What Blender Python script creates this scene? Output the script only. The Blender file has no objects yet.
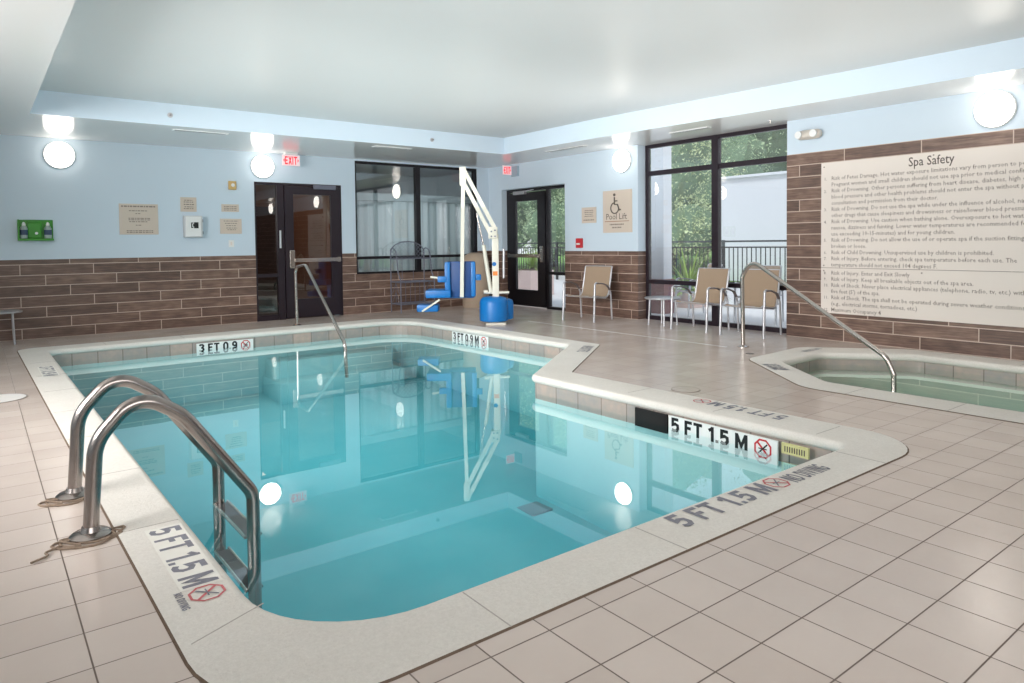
import bpy, bmesh, math, random
from mathutils import Vector, Matrix
PI = math.pi
C = bpy.context.scene.collection
random.seed(7)

# ------------------------------------------------------------------ helpers
def lin(c):
    return tuple((v/255/12.92 if v/255 <= .04045 else ((v/255+.055)/1.055)**2.4) for v in c)

class NT:
    def __init__(s, name):
        s.m = bpy.data.materials.new(name); s.m.use_nodes = True
        s.t = s.m.node_tree; s.n = s.t.nodes; s.l = s.t.links
        s.b = s.n.get('Principled BSDF'); s.out = s.n.get('Material Output')
    def new(s, typ, **kw):
        nd = s.n.new(typ)
        for k, v in kw.items(): setattr(nd, k, v)
        return nd
    def link(s, a, b): s.l.new(a, b)
    def math(s, op, a, b=None, c=None):
        nd = s.n.new('ShaderNodeMath'); nd.operation = op
        for i, v in enumerate((a, b, c)):
            if v is None: continue
            if isinstance(v, (int, float)): nd.inputs[i].default_value = v
            else: s.l.new(v, nd.inputs[i])
        return nd.outputs[0]
    def mix(s, f, a, b, blend='MIX'):
        nd = s.n.new('ShaderNodeMix'); nd.data_type = 'RGBA'; nd.blend_type = blend
        for i, v in ((0, f), (6, a), (7, b)):
            if isinstance(v, (int, float)): nd.inputs[i].default_value = v
            elif isinstance(v, tuple): nd.inputs[i].default_value = (*v[:3], 1)
            else: s.l.new(v, nd.inputs[i])
        return nd.outputs[2]
    def noise(s, scale, detail=4, vec=None, rough=.5):
        nd = s.n.new('ShaderNodeTexNoise'); nd.inputs['Scale'].default_value = scale
        nd.inputs['Detail'].default_value = detail; nd.inputs['Roughness'].default_value = rough
        if vec is None:
            g = s.n.new('ShaderNodeNewGeometry'); vec = g.outputs['Position']
        s.l.new(vec, nd.inputs['Vector']); return nd.outputs['Fac']
    def bump(s, h, strength=.3, dist=.01):
        nd = s.n.new('ShaderNodeBump'); nd.inputs['Strength'].default_value = strength
        nd.inputs['Distance'].default_value = dist; s.l.new(h, nd.inputs['Height'])
        s.l.new(nd.outputs[0], s.b.inputs['Normal'])

def mat(name, rgb, rough=.5, metal=0, spec=.5, var=0, vscale=8, bump=0, bscale=60, bdist=.003, emit=None, estr=0, raw=False):
    s = NT(name); col = rgb if raw else lin(rgb)
    s.b.inputs['Base Color'].default_value = (*col, 1)
    s.b.inputs['Roughness'].default_value = rough; s.b.inputs['Metallic'].default_value = metal
    s.b.inputs['Specular IOR Level'].default_value = spec
    if var:
        n = s.noise(vscale)
        s.link(s.mix(n, tuple(c*(1-var) for c in col), tuple(min(1, c*(1+var)) for c in col)), s.b.inputs['Base Color'])
    if bump: s.bump(s.noise(bscale, 3), bump, bdist)
    if emit:
        s.b.inputs['Emission Color'].default_value = (*lin(emit), 1); s.b.inputs['Emission Strength'].default_value = estr
    return s.m

def wmat(o):
    return Matrix.Identity(4) if o is None else wmat(o.parent) @ o.matrix_basis

def obj(name, bm, material, parent=None, smooth=False, world=False):
    """link bm as ONE mesh object; world=True: the vertices are world coordinates"""
    if world and parent is not None: bm.transform(wmat(parent).inverted())
    bmesh.ops.recalc_face_normals(bm, faces=bm.faces)
    me = bpy.data.meshes.new(name); bm.to_mesh(me); bm.free()
    me.materials.append(material)
    if smooth:
        for p in me.polygons: p.use_smooth = True
        try: me.set_sharp_from_angle(angle=math.radians(40))
        except Exception: pass
    o = bpy.data.objects.new(name, me); C.objects.link(o)
    if parent is not None: o.parent = parent
    return o

def tag(o, label=None, cat=None, group=None, kind=None):
    if label: o['label'] = label
    if cat: o['category'] = cat
    if group: o['group'] = group
    if kind: o['kind'] = kind
    return o
def thing(name, label, cat, loc=(0,0,0), rotz=0, group=None):
    o = bpy.data.objects.new(name, None); C.objects.link(o)
    o.location = loc; o.rotation_euler = (0,0,rotz)
    o.empty_display_size = .1
    o.matrix_basis = Matrix.Translation(loc) @ Matrix.Rotation(rotz, 4, 'Z')
    return tag(o, label, cat, group)
def struct(name, bm, m, parent=None, label=None, smooth=False):
    o = obj(name, bm, m, parent, smooth)
    if parent is None: o['kind'] = 'structure'
    if label: o['label'] = label
    return o
def structe(name, label):
    o = bpy.data.objects.new(name, None); C.objects.link(o); o['kind'] = 'structure'; o['label'] = label
    return o
def dup(root, loc, rotz, label, group=None):
    r = root.copy(); C.objects.link(r); r.location = loc; r.rotation_euler = (0,0,rotz)
    r['label'] = label
    if group: r['group'] = group
    for ch in list(root.children):
        c = ch.copy(); C.objects.link(c); c.parent = r
        for g in ch.children:
            d = g.copy(); C.objects.link(d); d.parent = c
    return r

def B(): return bmesh.new()
def box(bm, x0, x1, y0, y1, z0, z1, bev=0):
    v = [bm.verts.new(p) for p in ((x0,y0,z0),(x1,y0,z0),(x1,y1,z0),(x0,y1,z0),(x0,y0,z1),(x1,y0,z1),(x1,y1,z1),(x0,y1,z1))]
    fs = [bm.faces.new([v[i] for i in f]) for f in ((0,3,2,1),(4,5,6,7),(0,1,5,4),(1,2,6,5),(2,3,7,6),(3,0,4,7))]
    if bev:
        es = list({e for f in fs for e in f.edges})
        bmesh.ops.bevel(bm, geom=es, offset=bev, segments=2, affect='EDGES', profile=.6)
    return bm
def bx(*a, **k): return box(B(), *a, **k)
def quad(bm, *p): bm.faces.new([bm.verts.new(q) for q in p]); return bm
def fillet(pts, rads, closed=False, n=6):
    """round the corners of a polyline (2D or 3D)"""
    P = [Vector(p) for p in pts]; out = []; N = len(P)
    if isinstance(rads, (int, float)): rads = [rads]*N
    for i, p in enumerate(P):
        if (not closed and i in (0, N-1)) or rads[i] <= 0: out.append(p); continue
        a = (P[i-1]-p); b = (P[(i+1) % N]-p); la, lb = a.length, b.length; a.normalize(); b.normalize()
        ang = a.angle(b)
        if ang > PI-.02: out.append(p); continue
        t = min(rads[i]/math.tan(ang/2), la*.49, lb*.49); r = t*math.tan(ang/2)
        c = p+(a+b).normalized()*(r/math.sin(ang/2))
        s0 = (p+a*t)-c; s1 = (p+b*t)-c; tot = s0.angle(s1)
        for k in range(n+1):
            f = k/n
            out.append(c+(s0*math.sin((1-f)*tot)+s1*math.sin(f*tot))/math.sin(tot))
    return out
def tube(bm, pts, r, n=10, cap=True, closed=False, flat=1.0):
    P = [Vector(p) for p in pts]; N = len(P); rings = []
    rr = r if isinstance(r, (list, tuple)) else [r]*N
    up = None
    for i, p in enumerate(P):
        if closed: t = (P[(i+1) % N]-P[i-1])
        else: t = (P[min(i+1, N-1)]-P[max(i-1, 0)])
        t.normalize()
        if up is None:
            up = Vector((0,0,1)) if abs(t.z) < .9 else Vector((1,0,0))
        s = t.cross(up)
        if s.length < 1e-5: up = Vector((0,1,0)); s = t.cross(up)
        s.normalize(); up = s.cross(t).normalized()
        rings.append([bm.verts.new(p+(s*math.cos(2*PI*k/n)+up*math.sin(2*PI*k/n)*flat)*rr[i]) for k in range(n)])
    M = N if closed else N-1
    for i in range(M):
        a, b = rings[i], rings[(i+1) % N]
        for k in range(n): bm.faces.new((a[k], a[(k+1) % n], b[(k+1) % n], b[k]))
    if cap and not closed:
        bm.faces.new(rings[0][::-1]); bm.faces.new(rings[-1])
    return bm
def bar(bm, a, b, w, h):
    """square bar from a to b"""
    a = Vector(a); b = Vector(b); t = (b-a).normalized()
    up = Vector((0,0,1)) if abs(t.z) < .95 else Vector((0,1,0))
    s = t.cross(up).normalized(); up = s.cross(t)
    vs = [bm.verts.new(q+s*sx*w/2+up*sz*h/2) for q in (a, b) for sx, sz in ((-1,-1),(1,-1),(1,1),(-1,1))]
    for f in ((0,1,2,3),(7,6,5,4),(0,4,5,1),(1,5,6,2),(2,6,7,3),(3,7,4,0)): bm.faces.new([vs[i] for i in f])
    return bm
def lathe(bm, prof, c=(0,0,0), n=24, axis='Z', cap=True):
    rings = []
    for r, z in prof:
        ring = []
        for k in range(n):
            a = 2*PI*k/n; u, v = r*math.cos(a), r*math.sin(a)
            p = {'Z': (u, v, z), 'X': (z, u, v), 'Y': (u, z, v)}[axis]
            ring.append(bm.verts.new(Vector(p)+Vector(c)))
        rings.append(ring)
    for a, b in zip(rings, rings[1:]):
        for k in range(n): bm.faces.new((a[k], a[(k+1) % n], b[(k+1) % n], b[k]))
    if cap: bm.faces.new(rings[0][::-1]); bm.faces.new(rings[-1])
    return bm
def prism(bm, poly, z0, z1):
    a = [bm.verts.new((x, y, z0)) for x, y in poly]; b = [bm.verts.new((x, y, z1)) for x, y in poly]
    bm.faces.new(a[::-1]); bm.faces.new(b); n = len(poly)
    for i in range(n): bm.faces.new((a[i], a[(i+1) % n], b[(i+1) % n], b[i]))
    return bm
def fill(loops):
    """flat faces between loops (first outer, rest holes)"""
    bm = B(); es = []
    for lp in loops:
        vs = [bm.verts.new(p) for p in lp]
        for i in range(len(vs)): es.append(bm.edges.new((vs[i], vs[(i+1) % len(vs)])))
    bmesh.ops.triangle_fill(bm, use_beauty=True, use_dissolve=False, edges=es)
    return bm
def offset(lp, d):
    """offset a CCW loop outward by d"""
    N = len(lp); out = []
    for i in range(N):
        a = Vector(lp[i-1][:2]); p = Vector(lp[i][:2]); b = Vector(lp[(i+1) % N][:2])
        n1 = Vector(((p-a).y, -(p-a).x)).normalized() if (p-a).length > 1e-6 else None
        n2 = Vector(((b-p).y, -(b-p).x)).normalized() if (b-p).length > 1e-6 else n1
        if n1 is None: n1 = n2
        m = (n1+n2).normalized(); k = d/max(.4, m.dot(n1)); out.append(p+m*k)
    return out
def bridge(bm, l0, z0, l1, z1):
    a = [bm.verts.new((p[0], p[1], z0 if not callable(z0) else z0(p))) for p in l0]
    b = [bm.verts.new((p[0], p[1], z1 if not callable(z1) else z1(p))) for p in l1]
    n = len(a)
    for i in range(n): bm.faces.new((a[i], a[(i+1) % n], b[(i+1) % n], b[i]))
def text(name, body, size, m, parent, o, ux, uy, align='LEFT', xs=1.0, bold=0, depth=0, width=None, spacing=1.0):
    cu = bpy.data.curves.new('txt', 'FONT'); cu.body = body; cu.size = size; cu.align_x = align; cu.offset = bold
    cu.extrude = depth; cu.resolution_u = 2; cu.space_character = spacing
    t = bpy.data.objects.new('txt', cu); C.objects.link(t)
    bpy.context.view_layer.update()
    me = bpy.data.meshes.new_from_object(t.evaluated_get(bpy.context.evaluated_depsgraph_get()))
    bpy.data.objects.remove(t); bpy.data.curves.remove(cu)
    if width:
        xv = [v.co.x for v in me.vertices]; w = max(xv)-min(xv); xs = width/w
        if align == 'LEFT':
            x0 = min(xv)
            for v in me.vertices: v.co.x -= x0
    ux = Vector(ux).normalized(); uy = Vector(uy).normalized(); uz = ux.cross(uy)
    o = Vector(o)
    inv = wmat(parent).inverted()
    for v in me.vertices: v.co = inv @ (o+ux*v.co.x*xs+uy*v.co.y+uz*v.co.z)
    me.name = name; me.materials.clear(); me.materials.append(m)
    ob = bpy.data.objects.new(name, me); C.objects.link(ob); ob.parent = parent
    return ob

GLY = {
 '5': (.62, [[(.56,.9),(.12,.9),(.12,.50),(.32,.58),(.50,.50),(.52,.28),(.40,.11),(.22,.09),(.06,.16)]]),
 'F': (.58, [[(.1,0),(.1,.9),(.56,.9)],[(.1,.50),(.48,.50)]]),
 'T': (.64, [[(0,.9),(.64,.9)],[(.32,0),(.32,.9)]]),
 '1': (.44, [[(.32,0),(.32,1)],[(.06,.72),(.32,.88)]]),
 '.': (.22, [[(.11,0),(.11,.2)]]),
 'M': (.82, [[(.1,0),(.1,1)],[(.72,0),(.72,1)],[(.12,.93),(.41,.22),(.70,.93)]]),
 '3': (.62, [[(.08,.80),(.2,.9),(.42,.9),(.52,.76),(.46,.60),(.28,.53)],[(.28,.53),(.48,.46),(.54,.28),(.42,.1),(.2,.1),(.06,.2)]]),
 '0': (.62, [[(.1,.3),(.1,.7),(.2,.88),(.31,.92),(.42,.88),(.52,.7),(.52,.3),(.42,.12),(.31,.08),(.2,.12),(.1,.3),(.1,.35)]]),
 '9': (.62, [[(.52,.62),(.46,.46),(.28,.42),(.12,.54),(.12,.76),(.24,.9),(.4,.9),(.52,.76),(.52,.34),(.42,.12),(.24,.09),(.1,.17)]]),
 'N': (.68, [[(.1,0),(.1,1)],[(.58,0),(.58,1)],[(.12,.92),(.56,.08)]]),
 'O': (.72, [[(.1,.3),(.1,.7),(.22,.88),(.36,.92),(.5,.88),(.62,.7),(.62,.3),(.5,.12),(.36,.08),(.22,.12),(.1,.3),(.1,.35)]]),
 'D': (.66, [[(.1,.1),(.1,.9),(.36,.9),(.54,.74),(.56,.5),(.54,.26),(.36,.1),(.05,.1)]]),
 'I': (.22, [[(.11,0),(.11,1)]]),
 'V': (.66, [[(.08,1),(.33,.08),(.58,1)]]),
 'G': (.68, [[(.56,.78),(.42,.91),(.24,.9),(.1,.7),(.1,.3),(.24,.1),(.42,.09),(.57,.24),(.57,.46),(.36,.46)]]),
 'E': (.58, [[(.56,.9),(.1,.9),(.1,.1),(.56,.1)],[(.1,.5),(.5,.5)]]),
 'X': (.64, [[(.08,0),(.56,1)],[(.56,0),(.08,1)]]),
 ' ': (.22, [])}
def ribbon(bm, pts, t, f):
    P = [Vector(p) for p in pts]; L = []
    for i, p in enumerate(P):
        d0 = (p-P[i-1]).normalized() if i else None; d1 = (P[i+1]-p).normalized() if i < len(P)-1 else None
        a = d0 or d1; b = d1 or d0; n0 = Vector((-a.y,a.x)); n1 = Vector((-b.y,b.x)); m = (n0+n1)
        m = m.normalized() if m.length > .2 else n0
        m = m*(t/2/max(.45, m.dot(n0))); L.append((bm.verts.new(f(p+m)), bm.verts.new(f(p-m))))
    for a, b in zip(L, L[1:]): bm.faces.new((a[0],a[1],b[1],b[0]))
def letters(name, body, h, m, parent, o, ux, uy, width, t=.19):
    o = Vector(o); ux = Vector(ux).normalized(); uy = Vector(uy).normalized()
    tot = sum(GLY[c][0]+.10 for c in body)-.10; k = width/tot; x = 0; bm = B()
    for c in body:
        w, st = GLY[c]
        for j, q in enumerate(st): ribbon(bm, q, t, lambda p, x=x, j=j: o+ux*(x+p.x)*k+uy*p.y*h+ux.cross(uy)*j*.0006)
        x += w+.10
    for f_ in bm.faces: f_.normal_update()
    return obj(name, bm, m, parent, world=True)

# ------------------------------------------------------------------ room numbers
YA, XB, ZS, ZC, ZT = 12.53, 9.03, 3.0, 3.3, 1.18
XL, YF = -3.2, -3.4

# ------------------------------------------------------------------ materials
def plank_material():
    s = NT('wood_plank_tile')
    g = s.new('ShaderNodeNewGeometry'); sp = s.new('ShaderNodeSeparateXYZ'); s.link(g.outputs['Position'], sp.inputs[0])
    x, y, z = sp.outputs
    nrm = s.new('ShaderNodeSeparateXYZ'); s.link(g.outputs['Normal'], nrm.inputs[0])
    ax = s.math('GREATER_THAN', s.math('ABSOLUTE', nrm.outputs[0]), .5)          # 1 on the right wall
    H, L, S = .158, .935, .3117
    row = s.math('FLOOR', s.math('DIVIDE', z, H))
    ua = s.math('ADD', s.math('SUBTRACT', x, 1.45), s.math('MULTIPLY', row, S))
    ub = s.math('SUBTRACT', s.math('SUBTRACT', y, 3.64), s.math('MULTIPLY', row, S))
    u = s.math('ADD', s.math('MULTIPLY', ua, s.math('SUBTRACT', 1, ax)), s.math('MULTIPLY', ub, ax))
    uc = s.math('DIVIDE', u, L); col = s.math('FLOOR', uc); fu = s.math('FRACT', s.math('ADD', uc, 50))
    fz = s.math('FRACT', s.math('DIVIDE', z, H))
    du = s.math('MULTIPLY', s.math('MINIMUM', fu, s.math('SUBTRACT', 1, fu)), L)
    dz = s.math('MULTIPLY', s.math('MINIMUM', fz, s.math('SUBTRACT', 1, fz)), H)
    grout = s.math('LESS_THAN', s.math('MINIMUM', du, dz), .0055)
    cb = s.new('ShaderNodeCombineXYZ'); s.link(row, cb.inputs[0]); s.link(col, cb.inputs[1]); s.link(ax, cb.inputs[2])
    wn = s.new('ShaderNodeTexWhiteNoise'); s.link(cb.outputs[0], wn.inputs[0])
    # grain stretched along the plank
    c2 = s.new('ShaderNodeCombineXYZ')
    s.link(s.math('MULTIPLY', u, 2.2), c2.inputs[0]); s.link(s.math('MULTIPLY', z, 38), c2.inputs[1])
    s.link(s.math('MULTIPLY', wn.outputs['Value'], 40), c2.inputs[2])
    gr = s.noise(1.6, 6, c2.outputs[0], .62)
    c3 = s.new('ShaderNodeCombineXYZ')
    s.link(s.math('MULTIPLY', u, 5), c3.inputs[0]); s.link(s.math('MULTIPLY', z, 9), c3.inputs[1]); s.link(s.math('MULTIPLY', wn.outputs['Value'], 17), c3.inputs[2])
    bl = s.noise(1.0, 3, c3.outputs[0], .5)
    r = s.new('ShaderNodeValToRGB'); e = r.color_ramp.elements
    e[0].position = .25; e[0].color = (*lin((70,54,48)), 1); e[1].position = .75; e[1].color = (*lin((154,127,112)), 1)
    m_ = e.new(.5); m_.color = (*lin((110,86,75)), 1)
    f = s.math('ADD', s.math('MULTIPLY', gr, .6), s.math('ADD', s.math('MULTIPLY', bl, .35), s.math('MULTIPLY', s.math('SUBTRACT', wn.outputs['Value'], .4), .16)))
    s.link(f, r.inputs[0])
    s.link(s.mix(grout, r.outputs[0], lin((196,176,162))), s.b.inputs['Base Color'])
    s.b.inputs['Roughness'].default_value = .42
    s.bump(s.math('SUBTRACT', 1, grout), .25, .004)
    return s.m

def floor_material():
    s = NT('beige_floor_tile')
    g = s.new('ShaderNodeNewGeometry'); sp = s.new('ShaderNodeSeparateXYZ'); s.link(g.outputs['Position'], sp.inputs[0])
    x, y, z = sp.outputs; T = .2513
    x = s.math('ADD', x, s.math('MULTIPLY', s.math('LESS_THAN', x, .7), .026))
    fx = s.math('DIVIDE', s.math('SUBTRACT', x, 1.2945-40*T), T); fy = s.math('DIVIDE', s.math('SUBTRACT', y, 1.8156-40*T), T)
    def d(f):
        q = s.math('FRACT', f); return s.math('MULTIPLY', s.math('MINIMUM', q, s.math('SUBTRACT', 1, q)), T)
    dist = s.math('MINIMUM', d(fx), d(fy))
    grout = s.new('ShaderNodeMapRange'); grout.inputs[1].default_value = .0022; grout.inputs[2].default_value = .0036
    grout.inputs[3].default_value = 1; grout.inputs[4].default_value = 0; s.link(dist, grout.inputs[0])
    cb = s.new('ShaderNodeCombineXYZ'); s.link(s.math('FLOOR', fx), cb.inputs[0]); s.link(s.math('FLOOR', fy), cb.inputs[1])
    wn = s.new('ShaderNodeTexWhiteNoise'); s.link(cb.outputs[0], wn.inputs[0])
    n = s.noise(2.2, 5)
    base = s.mix(s.math('ADD', s.math('MULTIPLY', wn.outputs['Value'], .35), s.math('MULTIPLY', n, .65)), lin((196,180,170)), lin((220,206,197)))
    fine = s.noise(900, 2)
    base = s.mix(s.math('MULTIPLY', fine, .18), base, lin((150,135,125)))
    s.link(s.mix(grout.outputs[0], base, lin((112,97,88))), s.b.inputs['Base Color'])
    rr = s.math('ADD', s.math('MULTIPLY', grout.outputs[0], .4), s.math('ADD', s.math('MULTIPLY', n, .12), .17))
    s.link(rr, s.b.inputs['Roughness'])
    s.b.inputs['Specular IOR Level'].default_value = .5
    h = s.math('SUBTRACT', s.math('MULTIPLY', s.noise(35, 3), .25), grout.outputs[0])
    s.bump(h, .18, .003)
    return s.m

def fresnel(s, base, power=5.0, scale=.98):
    g = s.new('ShaderNodeNewGeometry'); dt = s.new('ShaderNodeVectorMath', operation='DOT_PRODUCT')
    s.link(g.outputs['Normal'], dt.inputs[0]); s.link(g.outputs['Incoming'], dt.inputs[1])
    c = s.math('ABSOLUTE', dt.outputs['Value'])
    return s.math('ADD', base, s.math('MULTIPLY', s.math('POWER', s.math('SUBTRACT', 1, c), power), scale-base))

def clear(name, tint, base=.04, power=5.0, rough=0.0, bump=0, scale=.98, veil=None, veilf=0):
    s = NT(name); s.n.remove(s.b)
    tr = s.new('ShaderNodeBsdfTransparent'); tr.inputs[0].default_value = (*tint, 1)
    gl = s.new('ShaderNodeBsdfGlossy'); gl.inputs['Roughness'].default_value = rough
    gl.inputs['Color'].default_value = (1,1,1,1)
    if bump:
        bn = s.new('ShaderNodeBump'); bn.inputs['Strength'].default_value = bump; bn.inputs['Distance'].default_value = .01
        s.link(s.noise(2.5, 2), bn.inputs['Height']); s.link(bn.outputs[0], gl.inputs['Normal'])
    mx = s.new('ShaderNodeMixShader'); s.link(fresnel(s, base, power, scale), mx.inputs[0])
    s.link(tr.outputs[0], mx.inputs[1]); s.link(gl.outputs[0], mx.inputs[2])
    if veil:
        df = s.new('ShaderNodeBsdfDiffuse'); df.inputs[0].default_value = (*veil, 1)
        m2 = s.new('ShaderNodeMixShader'); m2.inputs[0].default_value = veilf
        s.link(tr.outputs[0], m2.inputs[1]); s.link(df.outputs[0], m2.inputs[2]); s.link(m2.outputs[0], mx.inputs[1])
    s.link(mx.outputs[0], s.out.inputs[0])
    return s.m

def water_tint_plaster(name, shallow, deep, z0, z1):  # light absorbed by the water is painted in: colour deepens with depth
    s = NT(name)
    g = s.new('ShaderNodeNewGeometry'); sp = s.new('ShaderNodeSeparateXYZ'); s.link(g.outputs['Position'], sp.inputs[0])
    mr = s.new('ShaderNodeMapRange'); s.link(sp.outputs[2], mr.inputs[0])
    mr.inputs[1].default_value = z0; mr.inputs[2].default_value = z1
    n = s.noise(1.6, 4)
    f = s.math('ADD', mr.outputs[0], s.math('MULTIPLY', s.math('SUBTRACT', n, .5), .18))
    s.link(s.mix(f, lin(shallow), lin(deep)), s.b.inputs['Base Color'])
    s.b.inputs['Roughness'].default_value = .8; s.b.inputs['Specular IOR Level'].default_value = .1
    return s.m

def coping_material():
    s = NT('white_cast_coping')
    n = s.noise(75, 5, rough=.75); n2 = s.noise(3, 4)
    c = s.mix(n, lin((206,200,192)), lin((254,250,244)))
    c = s.mix(s.math('MULTIPLY', n2, .45), c, lin((206,198,188)))
    s.link(c, s.b.inputs['Base Color']); s.b.inputs['Roughness'].default_value = .75
    s.b.inputs['Specular IOR Level'].default_value = .1
    s.bump(n, .8, .006)
    return s.m

def stone_tile_material():
    s = NT('mottled_stone_waterline_tile')
    g = s.new('ShaderNodeNewGeometry'); sp = s.new('ShaderNodeSeparateXYZ'); s.link(g.outputs['Position'], sp.inputs[0])
    a = s.math('ADD', sp.outputs[0], sp.outputs[1]); f = s.math('DIVIDE', a, .30)
    cb = s.new('ShaderNodeCombineXYZ'); s.link(s.math('FLOOR', f), cb.inputs[0])
    wn = s.new('ShaderNodeTexWhiteNoise'); s.link(cb.outputs[0], wn.inputs[0])
    q = s.math('FRACT', s.math('ADD', f, 100)); gr = s.math('LESS_THAN', s.math('MINIMUM', q, s.math('SUBTRACT', 1, q)), .018)
    n = s.noise(14, 5)
    r = s.new('ShaderNodeValToRGB'); e = r.color_ramp.elements
    e[0].position = .2; e[0].color = (*lin((150,148,146)), 1); e[1].position = .8; e[1].color = (*lin((190,166,154)), 1)
    m_ = e.new(.5); m_.color = (*lin((168,156,148)), 1)
    s.link(s.math('ADD', s.math('MULTIPLY', wn.outputs['Value'], .3), s.math('MULTIPLY', n, .7)), r.inputs[0])
    s.link(s.mix(gr, r.outputs[0], lin((120,110,104))), s.b.inputs['Base Color']); s.b.inputs['Roughness'].default_value = .35
    return s.m

M = {}
M['plank'] = plank_material(); M['floor'] = floor_material(); M['coping'] = coping_material(); M['stone'] = stone_tile_material()
M['wall'] = mat('pale_blue_paint', (203,218,230), .45, spec=.3, var=.02, vscale=2, bump=.06, bscale=250, bdist=.001)
M['ceil'] = mat('grey_white_gloss_paint', (198,200,199), .36, spec=.42, var=.02, vscale=1.2)
M['soffit'] = mat('white_gloss_soffit_paint', (224,223,221), .17, spec=.6, var=.02, vscale=1.2)
M['black'] = mat('black_anodised_aluminium', (30,27,32), .35, .4, var=.1)
M['brownframe'] = mat('dark_brown_frame', (44,34,42), .35, .3, var=.1)
M['glass'] = clear('window_glass', (.95,.97,.97), .09, 5, veil=(.9,.95,1), veilf=.07)  # pale diffuse veil mixed in, painting the haze of reflections on the panes
M['lobbyglass'] = clear('lobby_window_glass', (.80,.86,.86), .13, 4)
M['doorglass'] = clear('brown_tinted_glass', (.55,.42,.38), .10, 4)
M['water'] = clear('pool_water', (.90,.985,.99), .05, 4.2, .004, .012)
M['spawater'] = clear('spa_water', (.86,.96,.93), .05, 4.2, .01, .03)
M['plaster'] = water_tint_plaster('pool_plaster_water_tint', (196,236,236), (20,154,168), -.2, -1.30)  # teal of deep water put into the plaster colour
M['spaplaster'] = water_tint_plaster('spa_plaster_water_tint', (206,222,208), (150,200,184), -.25, -.8)
M['steel'] = mat('brushed_stainless', (196,188,182), .2, 1, var=.06, vscale=30)
M['steeldark'] = mat('weathered_stainless', (160,152,148), .24, 1, var=.12, vscale=25)
M['sling'] = mat('tan_mesh_sling', (158,138,118), .8, spec=.2, var=.06, vscale=120, bump=.2, bscale=600, bdist=.001)
M['silver'] = mat('silver_powder_coat', (190,190,194), .35, .6, var=.04)
M['armpad'] = mat('grey_arm_cap', (120,112,112), .5, .3, var=.05)
M['blue'] = mat('blue_plastic', (0,112,186), .4, var=.05, vscale=5)
M['bluedark'] = mat('dark_blue_back_panel', (4,66,128), .45, var=.05, vscale=5)
M['liftwhite'] = mat('off_white_powder_coat', (226,222,208), .4, var=.03, vscale=6)
M['rack'] = mat('grey_wrought_iron', (118,120,134), .5, .3, var=.1)
M['tan'] = mat('tan_receptacle', (178,158,138), .6, var=.05, vscale=20, bump=.2, bscale=90)
M['signtan'] = mat('sign_tan', (208,194,180), .5, var=.02)
M['signbig'] = mat('sign_cream', (228,219,211), .42, spec=.35, var=.015, vscale=3)
M['ink'] = mat('sign_ink', (140,128,120), .7, var=.05)
M['inkdark'] = mat('sign_ink_dark', (92,82,76), .7, var=.05)
M['mark'] = mat('worn_grey_marking_ink', (128,127,136), .8, var=.35, vscale=60)
M['markbg'] = mat('marking_tile_white', (232,228,220), .6, var=.05, vscale=30)
M['black2'] = mat('gloss_black_ink', (14,14,16), .4, var=.1)
M['red'] = mat('red_ink', (196,44,52), .6, var=.05)
M['redpale'] = mat('worn_red_ink', (198,110,112), .8, var=.15, vscale=60)
M['whitetile'] = mat('white_gloss_tile', (236,238,236), .3, var=.02)
M['void'] = mat('skimmer_dark_void', (16,14,14), .8, var=.1)
M['yellow'] = mat('yellow_label', (206,200,142), .6, var=.04)
M['lamp'] = mat('lit_opal_glass', (255,252,244), .4, emit=(255,248,238), estr=9)
M['lampring'] = mat('white_lamp_rim', (225,226,226), .4, var=.02)
M['green'] = mat('green_station_plastic', (52,142,34), .4, var=.06, vscale=12)
M['bottle'] = mat('cloudy_bottle_plastic', (160,176,170), .35, var=.08, vscale=30)
M['bottlelabel'] = mat('dark_bottle_label', (60,78,104), .6, var=.2, vscale=90)
M['white'] = mat('white_plastic', (230,231,230), .4, var=.02)
M['offwhite'] = mat('grey_white_plastic', (206,208,210), .4, var=.02)
M['brass'] = mat('gold_tan_thermostat', (206,172,112), .4, var=.08, vscale=40)
M['exitred'] = mat('lit_red_letters', (225,30,45), .5, emit=(235,25,45), estr=1.0)
M['exitplate'] = mat('clear_white_sign_plate', (236,214,218), .25, emit=(250,225,228), estr=.25)
M['vent'] = mat('vent_grey', (150,150,150), .5, .2, var=.05)
M['chromeblob'] = mat('satin_lamp_housing', (214,206,196), .3, .25, var=.05)
M['curtain'] = mat('sheer_grey_curtain', (186,196,200), .9, var=.05, vscale=3)
M['lobbywall'] = mat('lobby_grey_paint', (150,160,164), .7, var=.03)
M['brownwall'] = mat('corridor_brown_panel', (128,84,44), .6, var=.15, vscale=3)
M['darkwall'] = mat('corridor_dark_paint', (60,44,44), .7, var=.1)
M['orange'] = mat('orange_label', (236,136,60), .5, var=.05)
M['floorjoint'] = mat('pale_joint_strip', (224,220,216), .4, var=.04)
M['stucco'] = mat('white_stucco', (214,216,220), .9, var=.02, bump=.2, bscale=60)
M['redbase'] = mat('brown_red_base', (140,92,92), .9, var=.12, vscale=30)
M['concrete'] = mat('pale_patio_concrete', (206,202,200), .9, var=.05, vscale=2)
M['grass'] = mat('lawn_green', (120,164,72), .95, var=.25, vscale=4)
M['railing'] = mat('black_railing', (34,36,38), .6, .2, var=.1)
M['planter'] = mat('planter_blush_concrete', (206,182,176), .85, var=.05)
M['frond'] = mat('yucca_green', (132,160,64), .6, var=.3, vscale=9)
M['bark'] = mat('bark_brown', (92,76,60), .9, var=.2, vscale=12)
M['leaf1'] = mat('leaf_mid_green', (172,192,150), .8, var=.45, vscale=3.2)
M['leaf2'] = mat('leaf_deep_green', (148,174,142), .8, var=.4, vscale=2.0)
M['leaf3'] = mat('leaf_light_green', (200,210,160), .8, var=.35, vscale=2.5)
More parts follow.
